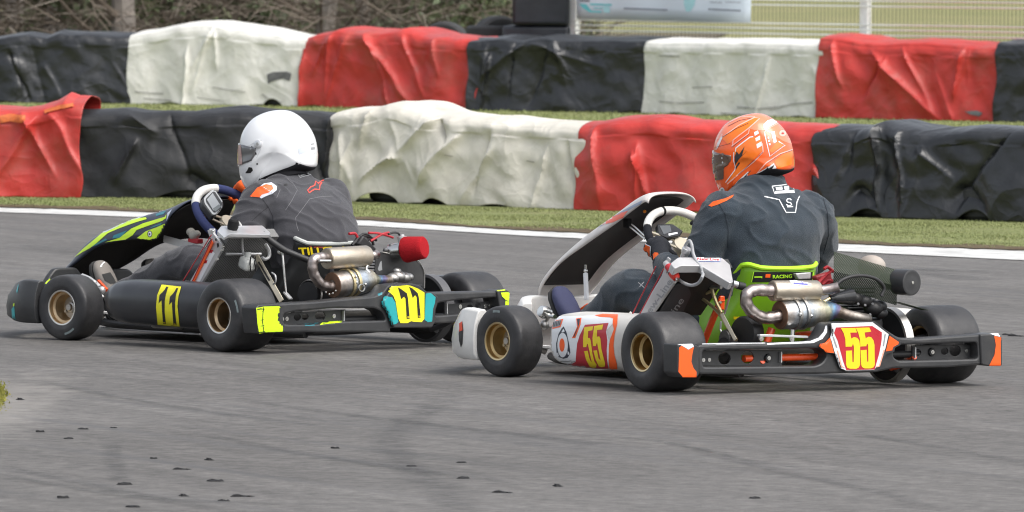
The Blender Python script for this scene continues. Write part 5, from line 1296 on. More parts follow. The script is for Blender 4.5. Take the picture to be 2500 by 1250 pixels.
cyl(px1(f, 5, 722, 582, 0, -.02), px1(f, 5, 790, 600, 0, -.02), [(0, 0), (.011, 0), (.011, .4), (.014, .42), (.014, 1), (0, 1)]).obj('water_hose', M_hose, k)
cyl(px1(f, 5, 722, 580, 0, -.022), px1(f, 5, 750, 588, 0, -.022), [(0, 0), (.010, 0), (.012, .2), (.012, .9), (0, 1)]).obj('hose_fitting', M_alu, k)
G().tube(path_px(f, 12, [(180, 228), (540, 232)], 1, .33), .006, 8).obj('radiator_support', M_steel, k)
# steering wheel
C55 = V((.722, .0, .492)); R55 = .150
hub55, _, nn55, _ = steering(k, C55, R55, [(28, 78, M_gripw, 'grip_white'), (80, 134, M_gripw, 'grip_white'), (-60, 27, M_grip, 'grip_black'), (135, 300, M_grip, 'grip_black')], r=.0152)
G().tube([ring(C55, R55, R_(77)), ring(C55, R55, R_(81))], .0158, 14).obj('grip_seam', M_blackm, hub55)
dpt = C55 - nn55 * .005
ds = G().prism([f.on(a, b, dpt, nn55) for a, b in cp(9, rounded([(385, 455), (610, 455), (765, 560), (715, 625), (520, 660), (400, 600)], 20))], -nn55 * .022).obj('dash_display', M_blackg, hub55, bevel=.003)
D('display_glass', 9, [[(415, 485), (570, 480), (590, 570), (480, 612)]], M_screend, .001, ds)
D('display_print', 9, [[(545, 600), (675, 575), (682, 600), (550, 632)]], M_stw, .001, ds)
# number panel on the front
rows = [(1.535, .255, 1.50, .25, .105), (1.50, .322, 1.452, .305, .125), (1.398, .402, 1.34, .390, .125), (1.243, .498, 1.18, .468, .118), (1.068, .578, 1.005, .545, .115), (.932, .640, .885, .602, .115), (.855, .664, .825, .630, .112), (.812, .662, .805, .626, .106)]
fair55, _, _ = fairing(k, 'number_panel_shell', rows, M_fairw, thick=.005)
rin = [(a - .014, b - .016, c + .004, d + .002, w * .76) for a, b, c, d, w in rows[1:-1]]
li_, _, _ = fairing(k, 'panel_lining', rin, M_inner, thick=.003)
for v in li_.data.vertices: v.co.y += .018
D('panel_sticker', 10, [[(765, 440), (800, 390), (960, 312), (1045, 288), (985, 365), (880, 415)]], mat('panel_salmon', (.85, .16, .10), .4), .0014, fair55)
D('panel_sticker', 10, [[(600, 525), (690, 455), (800, 390), (780, 440), (640, 512)], [(870, 360), (1000, 280), (1120, 215), (1200, 175), (1180, 215), (1040, 285)]], mat('panel_blue_grey', (.30, .34, .44), .4), .0014, fair55)
p0, p1 = px1(f, 10, 578, 965, 1, .09), px1(f, 10, 590, 1260, 1, .09); G().bar(p0, p1, .016, .012, up=(0, 1, 0)).obj('panel_post', M_stw, k, bevel=.002)
g = G(); g.tube([p0, p0 + V((0, 0, .03))], .004, 8); g.ball(p0 + V((0, 0, .008)), .008, 8, 6); g.obj('panel_clip', M_chrome, k)
for a, b in (((1085, 430), (1225, 560)), ((1062, 458), (1225, 595))): G().tube([px1(f, 10, *a, 1, .06), px1(f, 10, *b, 1, .04)], .0042, 8).obj('panel_strut', M_chrome, k)
G().box(px1(f, 10, 1035, 425, 1, .06), (.03, .02, .035)).obj('strut_clamp', M_blackm, k, bevel=.004)
G().ball(px1(f, 10, 1222, 296, 1, .02), .0065, 10, 8).obj('warning_light', mat('lamp_amber', (1, .30, .02), .3), k)
# front cowl
n55 = [(1.15, .60, .056, .238, .055), (1.265, .588, .056, .240, .07), (1.40, .49, .060, .205, .10), (1.56, .27, .066, .20, .13), (1.60, 0, .066, .205, .14)]
n55 = n55 + [(a, -b, c, d, e) for a, b, c, d, e in reversed(n55[:-1])]
nose55 = nose(k, 'front_cowl', n55, M_white, NP)
nose(k, 'cowl_top', [(1.40, .235, .15, .243, .05), (1.47, .18, .15, .268, .07), (1.50, 0, .15, .262, .08), (1.47, -.18, .15, .268, .07), (1.40, -.235, .15, .243, .05)], M_white, NP)
D('cowl_slot', 4, [[(97, 900), (104, 838), (118, 828), (124, 880), (119, 960), (110, 982), (99, 940)]], M_stb, .0012, nose55)
D('cowl_sticker', 4, [[(101, 840), (118, 828), (121, 880), (102, 888)]], mat('print_orange_red', (.80, .07, .02), .4), .002, nose55)
g = G(); g.lathe([(0, .02), (.02, .02), (.024, 0), (.02, -.02), (0, -.02)], px1(f, 4, 600, 775, 1, .42), (0, 1, .3), 14); g.tube(path_px(f, 4, [(570, 760), (620, 795), (660, 800)], 1, .42), .008, 8); g.obj('stub_axle_carrier', M_chrome, k)
g = G(); g.tube(path_px(f, 4, [(590, 845), (630, 800), (650, 790)], 1, .42), .006, 8); g.ball(px1(f, 4, 600, 850, 1, .42), .018, 10, 8); g.obj('track_rod_end', M_steel, k)
for s in (1, -1): G().bar((1.10, s * .12, .06), (1.17, s * .14, .22), .035, .008, up=(1, 0, 0)).obj('pedal', M_alum, k, bevel=.002)
P = path_px(f, 4, [(815, 795), (850, 745), (885, 720), (890, 790)], 1, .18); G().prism(P, (0, .03, 0)).obj('shin_guard', M_orange, k, bevel=.004)

# ------------------------------------------------------------------ driver of kart 55
torso = [(.37, -.01, .085, .15, .11), (.36, -.01, .13, .168, .125), (.315, -.01, .21, .165, .13), (.262, -.01, .32, .178, .135), (.238, -.015, .42, .192, .138), (.235, -.02, .52, .212, .132), (.238, -.02, .59, .216, .124), (.248, -.018, .638, .200, .106), (.260, -.012, .676, .150, .090), (.272, -.010, .702, .100, .084), (.280, -.009, .728, .086, .080), (.29, -.005, .745, .062, .062)]
limbs = [[(.250, .168, .605, .084), (.275, .212, .51, .076), (.305, .245, .405, .064), (.43, .240, .390, .052), (.560, .210, .415, .042)],
         [(.255, -.210, .600, .086), (.335, -.300, .51, .076), (.43, -.335, .43, .060), (.57, -.26, .49, .047), (.70, -.175, .545, .039)],
         [(.36, .09, .135, .098), (.50, .20, .24, .084), (.655, .275, .325, .072), (.80, .27, .265, .060), (1.00, .25, .165, .046)],
         [(.36, -.10, .135, .098), (.50, -.19, .24, .084), (.67, -.235, .325, .072), (.82, -.22, .265, .060), (1.02, -.19, .165, .046)]]
body55 = skin_body('person', K55, torso, limbs, [((.31, -.005, .80), (.085, .075, .11))], M_suit55, seed=3, wr=.0085)
tag(body55, 'driver in a dark slate race suit and orange helmet seated in kart 55', 'person')
hc = f.y(1838, 377, -.01)
hel, viz, HM, hpt, hpr = helmet(body55, hc, 37, 4, -2, M_helmo, M_visor, sc=.91, w=.130)
DH = lambda polys, m, off=.0012, st=4: decal('helmet_print_and_highlight', K55, hel, [cp(18, p) for p in polys], m, hel, off, st)
W1 = mat('helmet_white_print', (.86, .84, .83), .2, coat=.6); W2 = mat('helmet_pink_print', (.95, .50, .40), .2, coat=.6); W3 = mat('helmet_dark_print', (.03, .028, .03), .25, coat=.5); W4 = mat('helmet_amber_print', (1.0, .20, .010), .2, coat=.6)
DH([[(110, 440), (200, 260), (350, 130), (470, 85), (600, 72), (800, 97), (950, 192), (1058, 340), (1108, 480), (1000, 440), (900, 380), (760, 300), (640, 300), (560, 280), (350, 440), (300, 480), (215, 400)]], mat('helmet_salmon_highlight', (1.0, .24, .11), .18, coat=.8), .0007)  # painted highlight: bright sheen on the crown put into a salmon patch
DH([[(375, 560), (470, 480), (580, 395), (720, 380), (740, 560), (600, 690), (420, 880), (300, 960), (400, 790)], [(215, 400), (460, 230), (620, 150), (690, 155), (560, 270), (340, 440), (300, 480)], [(820, 560), (900, 470), (960, 440), (990, 500), (850, 590)], [(930, 790), (890, 690), (1000, 600), (1118, 560), (1112, 735)]], W4, .0009)
for p, w_, m_ in (([(360, 505), (365, 430), (440, 370), (560, 280), (700, 155), (640, 140), (430, 245), (220, 400)], 12, W2), ([(345, 505), (560, 345), (570, 290)], 10, W2), ([(395, 575), (400, 530), (480, 465), (580, 390), (620, 385)], 13, W1), ([(735, 470), (745, 575), (640, 690), (470, 830), (290, 985)], 14, W2),
                  ([(375, 580), (372, 690), (392, 770), (385, 810), (270, 965)], 10, W1), ([(760, 330), (830, 635), (1020, 495), (940, 445)], 12, W1), ([(1120, 545), (960, 600), (780, 720), (650, 870), (650, 905)], 12, W2), ([(765, 325), (780, 300), (870, 250), (960, 200)], 9, W2), ([(560, 830), (420, 960), (290, 1130)], 16, W1), ([(590, 815), (450, 950), (310, 1140)], 7, W3),
                  ([(150, 550), (170, 470), (230, 350)], 16, W2), ([(190, 300), (260, 230), (470, 130), (640, 130)], 8, W2), ([(300, 255), (450, 180), (600, 150)], 5, W3), ([(225, 395), (400, 285), (560, 215)], 5, W3), ([(355, 515), (540, 370), (575, 345)], 4, W3), ([(745, 580), (600, 715), (430, 870)], 5, W3), ([(830, 640), (1010, 505)], 4, W3), ([(1110, 560), (950, 615), (800, 725)], 4, W3), ([(120, 570), (145, 520), (330, 470)], 4, W3)):
    DH(stroke(p, w_), m_, .0014 if m_ is not W3 else .0019)
DH([[(630, 330), (680, 305), (690, 345), (640, 375)], [(645, 405), (705, 370), (708, 420), (655, 445)], [(660, 480), (725, 445), (728, 500), (668, 535)], [(750, 225), (800, 180), (885, 155), (950, 190), (870, 235), (765, 295), (748, 270)], [(845, 325), (885, 315), (915, 450), (880, 468)], [(650, 880), (690, 835), (880, 725), (915, 780), (700, 885)], [(460, 950), (560, 840), (520, 940), (470, 990)], [(280, 1150), (400, 1020), (460, 975), (470, 1000), (310, 1150)], [(168, 470), (220, 380), (230, 400), (205, 460), (165, 540)]], W1, .0015)
DH([[(810, 790), (900, 730), (830, 830), (760, 845)], [(385, 640), (410, 570), (440, 610), (510, 510), (480, 620), (545, 560), (430, 680), (390, 740)], [(470, 960), (545, 850), (520, 950), (480, 995)], [(395, 770), (440, 700), (450, 720), (400, 800)]], W3, .0021)
DH([ell(990, 342, 44, 40, 16)], W2, .0015); DH([ell(990, 345, 17, 13, 12)], mat('helmet_red_print', (.6, .04, .03), .3), .002)
DH([[(800, 390), (818, 385), (822, 410), (804, 415)], [(808, 430), (828, 425), (832, 450), (812, 455)], [(815, 470), (835, 465), (840, 490), (820, 495)]], W1, .0016)
DH([ell(228, 1070, 30, 44, 16)], W1, .0016); DH([ell(228, 1070, 17, 27, 12)], M_stg, .0021)
decal('visor_plate', K55, [hel, viz], [cp(18, [(205, 600), (240, 590), (270, 625), (312, 690), (300, 740), (250, 760), (245, 920), (205, 930), (150, 935), (110, 930), (80, 650), (150, 640)])], M_visor, viz, .0022, 4)
for a, b, r_ in ((236, 655, .0035), (245, 712, .0035)):
    q, n_ = hit(K55, hel, *cp(18, [(a, b)])[0])
    if q: G().lathe([(0, .0065), (r_, .0065), (r_ * 1.2, .0)], q, n_, 10).obj('visor_screw', M_alu, viz)
# neck, gloves, boots, suit details
G().tube(spline([hc + V((-.045, -.0, -.060)), hc + V((-.05, -.0, -.105)), hc + V((-.058, -.0, -.150))], 3), [.076, .075, .074, .074, .076, .08, .084], 24).obj('neck_guard', M_neck, body55)
hL = hand(body55, C55, R55, -19, (.570, .205, .420), M_glovb, M_glovb, side=1, gr=.0152)
hR = hand(body55, C55, R55, 146, (.705, -.168, .548), M_glovb, M_glovb, side=-1, gr=.0152)
decal('glove_panel', K55, hL, [cp(9, [(140, 760), (200, 735), (290, 785), (275, 900), (278, 1000), (330, 1090), (240, 1030), (165, 890)]), cp(9, [(300, 930), (350, 870), (400, 880), (410, 930), (340, 980)]), cp(9, [(340, 1010), (440, 950), (580, 960), (560, 1000), (440, 1010), (340, 1130)])], M_glovo, hL, .0015, 4)
decal('glove_piping', K55, hL, [p for p in stroke(cp(9, [(195, 738), (292, 785), (278, 1000), (318, 1060)]), 2.2)], M_stw, hL, .002, 4)
decal('glove_panel', K55, hR, [cp(9, [(840, 240), (930, 225), (1010, 215), (1075, 240), (1030, 290), (940, 300), (850, 290)])], M_glovo, hR, .0015, 4)
decal('glove_lettering', K55, hR, textpolys('sparco', cp(9, [(765, 395)])[0], (31, 7.5), (1.5, -7), .02), M_stw, hR, .002, 3, lettering=True)
bL = boot(body55, (1.035, .245, .085), (1.165, .26, .30), (.995, .25, .175), M_shoen); bR = boot(body55, (1.05, -.18, .085), (1.18, -.19, .29), (1.01, -.19, .175), M_shoen)
DB = lambda nm, polys, m, off=.0016, c=8: decal(nm, K55, body55, [cp(c, p) for p in polys], m, body55, off, 4)
decal('boot_panel', K55, bL, [cp(4, [(585, 700), (600, 690), (622, 740), (622, 770), (590, 745)])], M_lime, bL, .0014, 4)
DB('suit_panel', [[(268, 752), (300, 722), (385, 700), (450, 672), (440, 690), (400, 715), (340, 742), (290, 760)]], M_orange)
DB('suit_piping', stroke([(672, 685), (780, 708), (803, 752), (830, 800), (898, 800), (908, 725), (928, 682)], 7), M_stw)
DB('collar_label', stroke([(728, 610), (875, 592), (892, 655), (745, 662), (728, 610)], 7), M_stw); DB('collar_label', [[(752, 618), (800, 612), (805, 635), (760, 640)], [(815, 612), (850, 608), (852, 635), (820, 638)], [(750, 646), (885, 638), (886, 652), (752, 658)]], M_stw)
DB('suit_emblem', stroke([(868, 712), (858, 702), (840, 704), (833, 716), (842, 726), (862, 730), (870, 742), (860, 752), (842, 752), (832, 742)], 8) + [[(838, 756), (880, 754), (880, 762), (838, 764)]], M_stw)
seam = mat('suit_seam', (.014, .020, .028), .9)
DB('suit_seam', stroke([(345, 742), (388, 815), (410, 930), (405, 1060)], 5) + stroke([(1100, 700), (1130, 800), (1140, 960), (1100, 1100)], 5), seam, .0012)
decal('leg_print', K55, body55, stroke(cp(10, [(1155, 1070), (1215, 1125)]), 1.8) + stroke(cp(10, [(1215, 1065), (1170, 1120)]), 1.8) + stroke(cp(10, [(1222, 1130), (1250, 1110)]), 1.6), M_stg, body55, .0016, 4)
# ================================================================== KART 11
k = kart_root(K11, 'black racing kart number 11 with fluorescent yellow panels and a red cone air filter')
f = K11
M_frame11 = mat('dark_frame_paint', (.06, .06, .065), .4, .3)
chassis(k, M_frame11, M_alum); fuel_tank(k)
wheel(k, (0, .60, .139), .139, .20, 1, 0, M_bronze, M_silverlip, False, mark=(3.28, .42, .113))
wheel(k, (0, -.60, .139), .139, .20, -1, 0, M_bronze, M_silverlip, False)
wheel(k, (1.05, .54, .128), .128, .125, 1, 9, M_bronze, M_silverlip, True, mark=(1.78, .5, .100))
wheel(k, (1.05, -.54, .128), .128, .125, -1, 9, M_bronze, M_silverlip, True)
PX11 = [(.770, .555, .160, .020, .025, 2.0), (.757, .558, .161, .055, .052, 2.1), (.73, .56, .163, .078, .073, 2.2), (.68, .562, .165, .092, .084, 2.3), (.60, .563, .166, .098, .088, 2.4), (.40, .563, .166, .100, .089, 2.5), (.25, .563, .166, .100, .090, 2.5), (.15, .56, .166, .100, .091, 2.5), (.11, .555, .166, .104, .096, 2.6), (.092, .55, .166, .100, .093, 2.6), (.089, .55, .166, .085, .077, 2.6), (.13, .55, .166, .080, .072, 2.6)]
M_podk = mat('satin_black_pod', (.024, .026, .031), .36, var=.2, coat=.15, dirt=.25, dirtcol=(.07, .07, .068), ds=5)
pod11 = pod(k, 1, PX11, M_podk); pod(k, -1, PX11, M_podk)
E_ = lambda nm, c, polys, m, off, tg, st=4: decal(nm, K11, tg, [cp(c, p) for p in polys], m, tg, off, st)
E_('number_panel', 22, [[(142, 86), (446, 116), (406, 260), (391, 400), (421, 712), (86, 684), (63, 420), (78, 250)]], M_stb, .0009, pod11)
E_('number_panel', 22, [[(150, 92), (440, 122), (400, 260), (385, 400), (415, 705), (92, 678), (70, 420), (85, 250)]], M_yel11, .0014, pod11)
E_('digit', 22, [[(222, 125), (250, 128), (215, 240), (200, 330), (198, 480), (215, 665), (172, 660), (155, 400), (152, 320), (108, 368), (122, 245), (160, 210), (195, 170)]], M_stb, .002, pod11, 2)
E_('digit', 22, [[(370, 143), (397, 146), (365, 240), (352, 350), (352, 480), (370, 683), (325, 678), (308, 420), (305, 345), (262, 388), (275, 270), (315, 230), (345, 190)]], M_stb, .002, pod11, 2)
E_('digit_mark', 22, [[(175, 636), (206, 640), (208, 652), (177, 648)]], M_yel, .0026, pod11, 3); E_('digit_mark', 22, [[(329, 655), (360, 659), (362, 671), (331, 667)]], M_yel, .0026, pod11, 3)
# rear bumper
yz11 = lambda c, pts, x=-.26: [(p.y, p.z) for p in (f.x(a, b, x) for a, b in cp(c, pts))]
out = yz11(15, [(330, 758), (700, 737), (1000, 707), (1300, 682), (1385, 650), (1440, 578)]) + yz11(16, [(200, 628), (300, 615), (400, 608), (480, 628), (560, 692), (640, 702), (1270, 688)]) + [(-.585, .112)] + yz11(16, [(860, 1000), (640, 1010), (590, 1050), (215, 1052)]) + yz11(15, [(1480, 1050), (1000, 1045), (850, 1052), (600, 1047), (340, 1050)])
wl = yz11(15, [(385, 862), (520, 832), (900, 802), (1310, 802), (1390, 840), (1430, 925), (980, 938), (700, 968), (390, 968)])
wr = yz11(16, [(655, 835), (700, 803), (900, 774), (1255, 748)]) + [(-.572, .145)] + yz11(16, [(860, 915), (650, 932)])
bump11 = rear_bumper(k, f, -.26, out, [wl, wr], M_blackp, None, None)
xp = -.212
hol = lambda c, a, b, r: yz11(c, ell(a, b, r, r, 14), xp)
plate('bolt_panel', [yz11(15, [(330, 860), (1010, 815), (1010, 950), (330, 985)], xp), hol(15, 520, 895, 36), hol(15, 600, 890, 34), hol(15, 755, 880, 52)], (xp, 0, 0), (0, 1, 0), (0, 0, 1), .006, M_blackp, k, .001)
plate('bolt_panel', [yz11(16, [(740, 820), (1290, 780), (1290, 870), (740, 930)], xp), hol(16, 990, 850, 30), hol(16, 1070, 830, 26)], (xp, 0, 0), (0, 1, 0), (0, 0, 1), .006, M_blackp, k, .001)
bolts(k, 'bolt', [px1(f, 15, a, b, 0, xp - .004) for a, b in ((370, 912), (417, 910), (897, 882))] + [px1(f, 16, a, b, 0, xp - .004) for a, b in ((900, 840), (1145, 832), (1190, 830))], (-1, 0, 0), .0085)
for c, a, b in ((15, 992, 878), (16, 765, 860)): G().box(px1(f, c, a, b, 0, xp - .01), (.012, .004, .040)).obj('clamp_edge', M_alum, k)
for s in (-1, 1): G().tube([(-.20, s * .40, .118), (-.20, s * .06, .118)], .013, 10).obj('bumper_tube', M_engd, k)
def cap11(c, pts, dep):
    return G().prism([f.x(a, b, -.268) for a, b in cp(c, rounded(pts, 12))], (dep, 0, 0)).obj('bumper_end', M_blackp, k, bevel=.005)
c1 = cap11(15, [(103, 800), (130, 770), (340, 756), (362, 800), (345, 850), (332, 890), (345, 945), (382, 985), (380, 1046), (200, 1050), (132, 1064), (115, 960)], .085)
E_('end_sticker', 15, [[(106, 800), (185, 785), (335, 780), (356, 800), (350, 850), (328, 890), (340, 942), (376, 986), (375, 1040), (200, 1045), (136, 1060), (118, 960)]], M_limey, .0012, c1)
E_('scrape', 15, stroke([(180, 792), (172, 860), (168, 940), (182, 1050)], 7) + stroke([(115, 815), (150, 808), (185, 812), (170, 840)], 10) + stroke([(150, 985), (185, 975)], 6) + stroke([(150, 925), (178, 915)], 5) + stroke([(128, 1050), (195, 1040)], 8), M_stb, .0018, c1, 3)
c2 = cap11(16, [(1265, 688), (1345, 672), (1390, 692), (1384, 770), (1378, 850), (1330, 860), (1290, 850)], .09)
E_('end_sticker', 16, [[(1300, 702), (1385, 696), (1380, 770), (1376, 826), (1342, 826), (1346, 776), (1312, 742)], [(1262, 682), (1345, 674), (1342, 682), (1270, 690)]], M_limey, .0012, c2)
E_('scrape', 16, stroke([(1312, 745), (1345, 778), (1380, 790)], 5), M_stb, .0018, c2, 3)
E_('beam_sticker', 15, [[(760, 965), (800, 938), (980, 935), (975, 948), (820, 962), (750, 974)]], M_limey, .0014, bump11)
E_('beam_sticker', 15, stroke([(590, 968), (650, 952), (700, 955), (740, 948)], 18) + stroke([(600, 982), (700, 975)], 8), M_tealb, .0013, bump11, 3)
boss = G().prism([f.x(a, b, -.262) for a, b in cp(16, rounded([(120, 785), (155, 735), (185, 690), (205, 640), (260, 622), (400, 610), (480, 632), (555, 697), (612, 702), (664, 745), (660, 800), (638, 870), (628, 1000), (600, 1045), (225, 1048), (190, 945), (165, 885), (128, 835)], 14))], (-.014, 0, 0)).obj('number_plate', M_blackp, k, bevel=.004)
E_('plate_sticker', 16, [[(160, 738), (230, 748), (262, 802), (290, 990), (268, 1013), (206, 1018), (192, 940), (165, 880), (132, 830), (128, 780)], [(560, 712), (610, 707), (657, 747), (652, 800), (633, 860), (623, 988), (580, 993), (550, 970)]], M_teal, .0010, boss)
E_('plate_sticker', 16, [[(208, 640), (250, 642), (380, 628), (430, 642), (480, 662), (548, 702), (546, 960), (520, 993), (440, 990), (418, 983), (380, 1003), (312, 1003), (290, 960), (264, 790), (240, 732), (192, 690), (215, 676), (200, 660)]], M_yel11, .0014, boss)
for p in ([(285, 652), (312, 665), (374, 710), (384, 760), (401, 960), (371, 960), (360, 762), (345, 742), (318, 768), (300, 702)], [(395, 645), (430, 663), (480, 708), (491, 752), (509, 948), (481, 950), (470, 748), (455, 728), (431, 755), (412, 692)]):
    E_('digit', 16, [p], M_stb, .002, boss, 3)
E_('digit_mark', 16, [[(376, 938), (398, 938), (400, 948), (376, 948)], [(485, 930), (506, 930), (508, 938), (486, 938)]], M_yel, .0026, boss, 3)
E_('plate_sticker', 15, [[(1340, 660), (1390, 640), (1385, 665), (1350, 678)]], M_tealb, .0012, bump11)
# seat and stays
seat11 = bowl(k, 'seat', f, M_seatb, M_trimg, w=.190, xb=.095, ztop=.424, tab=[(0, .392), (.25, .396), (.4, .412), (.5, .425), (.63, .424), (.70, .36), (.8, .24), (1, .165)])
E_('seat_sticker', 15, [[(530, 150), (760, 172), (740, 290), (505, 285)]], M_stb, .0014, seat11)
decal('seat_lettering', K11, seat11, textpolys('TILLETT', cp(15, [(545, 262)])[0], (112, -4), (-3, -18), .03, .0), M_yel, seat11, .002, 3, lettering=True)
E_('seat_lettering', 15, stroke([(690, 180), (790, 182)], 12) + stroke([(648, 172), (668, 176)], 14), mat('print_dull_red', (.35, .05, .04), .5), .002, seat11, 3)
P = path_px(f, 15, [(105, 265), (365, 730)], 1, .36); G().bar(P[0], P[1], .020, .006, up=(-.6, .8, 0)).obj('radiator_stay', M_bone, k, bevel=.001)
P = path_px(f, 15, [(130, 330), (240, 520)], 1, .365); G().bar(P[0], P[1], .007, .002, up=(-.6, .8, 0)).obj('stay_slot', M_engd, k)
G().tube(path_px(f, 15, [(372, 225), (410, 650)], 1, .33), .0045, 8).obj('seat_stay', M_chrome, k)
G().ball(px1(f, 15, 350, 230, 1, .33), .011, 10, 8).obj('stay_bolt', M_chrome, k)
P = path_px(f, 15, [(395, 640), (460, 710)], 1, .33); G().bar(P[0], P[1], .018, .008).obj('stay_clamp', M_alum, k, bevel=.002)
G().tube(spline(path_px(f, 15, [(265, 440), (300, 470), (305, 530), (280, 560)], 1, .36), 4), .0035, 8).obj('brake_cable', M_alum, k)
G().lathe([(0, .02), (.045, .02), (.05, .01), (.05, -.02), (0, -.02)], px1(f, 15, 655, 655, 0, -.03), (-.3, 1, 0), 24).obj('brake_disc', M_engd, k)
G().lathe([(.052, .012), (.056, .006), (.052, 0)], px1(f, 15, 665, 655, 0, -.04), (-.3, 1, 0), 24).obj('disc_edge', M_steel, k)
# exhaust
X = -.12
L15 = lambda a, b, v=X: px1(f, 15, a, b, 0, v)
sil, can = exhaust(k, f, L15(825, 297), L15(1235, 272), .0415, L15(885, 566), L15(1265, 512), .0505, ([L15(1320, 512), L15(1400, 512, X + .01), L15(1480, 512, X + .03), L15(1560, 500, X + .05)], [(0, .041), (.3, .0175), (1, .0165)]),
    [L15(870, 292), L15(800, 288), L15(735, 290), L15(688, 315), L15(680, 395), L15(705, 480), L15(765, 555), L15(840, 580), L15(910, 575)], .0195, M_exh1, M_heat, [L15(1300, 262, X - .005), L15(1330, 258, X + .01)], [(.068, M_zinc), (.098, M_zinc)])
G().tube([L15(1180 + 30 * math.cos(t / 10 * 6.283), 595 + 36 * math.sin(t / 10 * 6.283), X - .062) for t in range(10)], .003, 6, closed=True).obj('spring_ring', M_chrome, can)
for a, b in ((1120, 480), (1128, 540), (1218, 560)): G().ball(L15(a, b, X - .055), .0055, 8, 6).obj('spring_hook', M_chrome, can)
for i, (a, b) in enumerate(((815, 640), (850, 660), (885, 650), (915, 625))): G().ball(L15(a, b, X - .035), .0038, 8, 6).obj('pipe_rivet', M_steel, k)
G().tube(spline([L15(1240, 365, X - .02), L15(1225, 400, X - .02), L15(1260, 440, X - .03)], 4), .006, 8).obj('exhaust_spring', M_chrome, k)
P = [L15(745, 320, X - .03), L15(860, 320, X - .03)]; G().tube(P, .006, 8).obj('pipe_spring', M_chrome, k)
# engine side
g = G(); g.box((.03, -.25, .17), (.17, .13, .14)); g.box((.06, -.25, .25), (.10, .10, .06)); eng = g.obj('engine', M_engd, k, bevel=.012, seg=3)
for i in range(7): G().box((.05, -.22, .262 + i * .0115), (.11 - .004 * abs(i - 3), .12, .005)).obj('cooling_fin', M_eng, eng, bevel=.002)
pg = G().prism([f.x(a, b, -.05) for a, b in cp(16, rounded([(78, 298), (135, 306), (465, 378), (524, 445), (549, 525), (549, 668), (100, 668), (95, 560), (60, 480)], 14))], (.004, 0, 0)).obj('chain_guard', M_blackp, k, bevel=.001)
E_('guard_window', 16, [[(112, 400), (126, 392), (132, 480), (100, 490), (88, 470)]], M_stg, .001, pg)
G().tube(spline([f.x(a, b, -.051) for a, b in cp(16, [(135, 305), (300, 340), (465, 378), (524, 445), (549, 525), (549, 660)])], 4), .0025, 6).obj('guard_edge', M_steel, pg)
for r0, r1, y0, y1, nm, m_ in ((.122, .132, -.345, -.365, 'sprocket_guard', M_blackp),):
    dr = G().lathe([(r0, .012), (r1, .01), (r1, -.03), (r0, -.03)], (0, -.375, .140), (0, 1, 0), 48, close=True).obj(nm, mat('grey_plastic', (.10, .10, .105), .45), k)
    G().lathe([(.03, .0), (.124, .0), (.124, -.006), (.03, -.006)], (0, -.372, .140), (0, 1, 0), 40).obj('guard_disc', M_engd, dr)
G().lathe([(0, .02), (.05, .02), (.05, -.02), (0, -.02)], (0, -.27, .139), (0, 1, 0), 24).obj('sprocket_hub', M_eng, k)
ec = f.x(*cp(16, [(553, 258)])[0], -.17); ax_ = V((-.93, -.36, .13)).normalized()
G().lathe([(0, .0), (.030, .0005), (.039, -.001), (.0435, -.006), (.0445, -.02), (.051, -.080), (.048, -.088), (0, -.09)], ec, ax_, 40).obj('air_filter', M_redf, k)
G().lathe([(.0, -.100), (.03, -.100), (.03, -.15), (0, -.15)], ec, ax_, 24).obj('filter_clamp', M_chrome, k)
cb_ = f.x(*cp(16, [(328, 260)])[0], -.04); g = G()
g.lathe([(0, .052), (.008, .052), (.009, .046), (.019, .044), (.0195, .036), (.0165, .034), (.0165, -.03), (0, -.03)], cb_, (0, 0, 1), 24); g.lathe([(0, .028), (.020, .028), (.022, .02), (.022, -.05), (0, -.05)], cb_ + V((0, -.01, -.015)), (-.9, -.36, .1), 24)
g.tube(spline([cb_ + V((-.012, .014, .02)), cb_ + V((-.016, .03, .01)), cb_ + V((-.012, .022, -.03))], 4), .005, 8); car = g.obj('carburettor', M_alum, k)
g = G()
for a, b, r_ in ((165, 285, .010), (205, 290, .010), (250, 250, .012), (265, 300, .014), (340, 320, .012), (285, 320, .010), (220, 245, .010)): g.ball(f.x(*cp(16, [(a, b)])[0], -.045), r_, 10, 8)
g.obj('carburettor_linkage', M_eng, car)
g = G()
for a, b, r_ in ((240, 560, .026), (290, 545, .030), (345, 555, .028), (390, 550, .020), (280, 490, .016)): g.ball(f.x(*cp(16, [(a, b)])[0], -.09), (r_, r_ * 1.1, r_ * .8), 14, 8)
g.obj('exhaust_manifold', M_steel, k)
for p in ([(0, 115), (80, 118), (160, 135), (240, 162)], [(20, 195), (70, 165), (130, 130), (200, 112)]): G().tube(spline(path_px(f, 16, p, 0, .0), 5), .0048, 8).obj('ignition_wire', M_redw, k)
G().tube(spline(path_px(f, 16, [(195, 128), (245, 112), (290, 118), (308, 148)], 0, -.03), 5), .0042, 8).obj('fuel_line', M_hose, k)
for p in ([(1050, 45), (1110, 42), (1135, 80)], [(1080, 160), (1200, 70), (1330, 110)], [(1085, 150), (1190, 50), (1270, 80), (1300, 160)], [(1150, 160), (1220, 110), (1290, 95)]):
    G().tube(spline(path_px(f, 15, p, 0, .02), 5), .0055, 8).obj('ignition_wire' if p[0][1] == 45 else 'wiring_hose', M_redw if p[0][1] == 45 else M_hose, k)
P = path_px(f, 15, [(1200, 60), (1270, 130), (1335, 200), (1300, 240), (1200, 180), (1140, 150)], 0, .0); G().prism(P, (.04, 0, 0)).obj('ignition_cover', M_engd, k, bevel=.006)
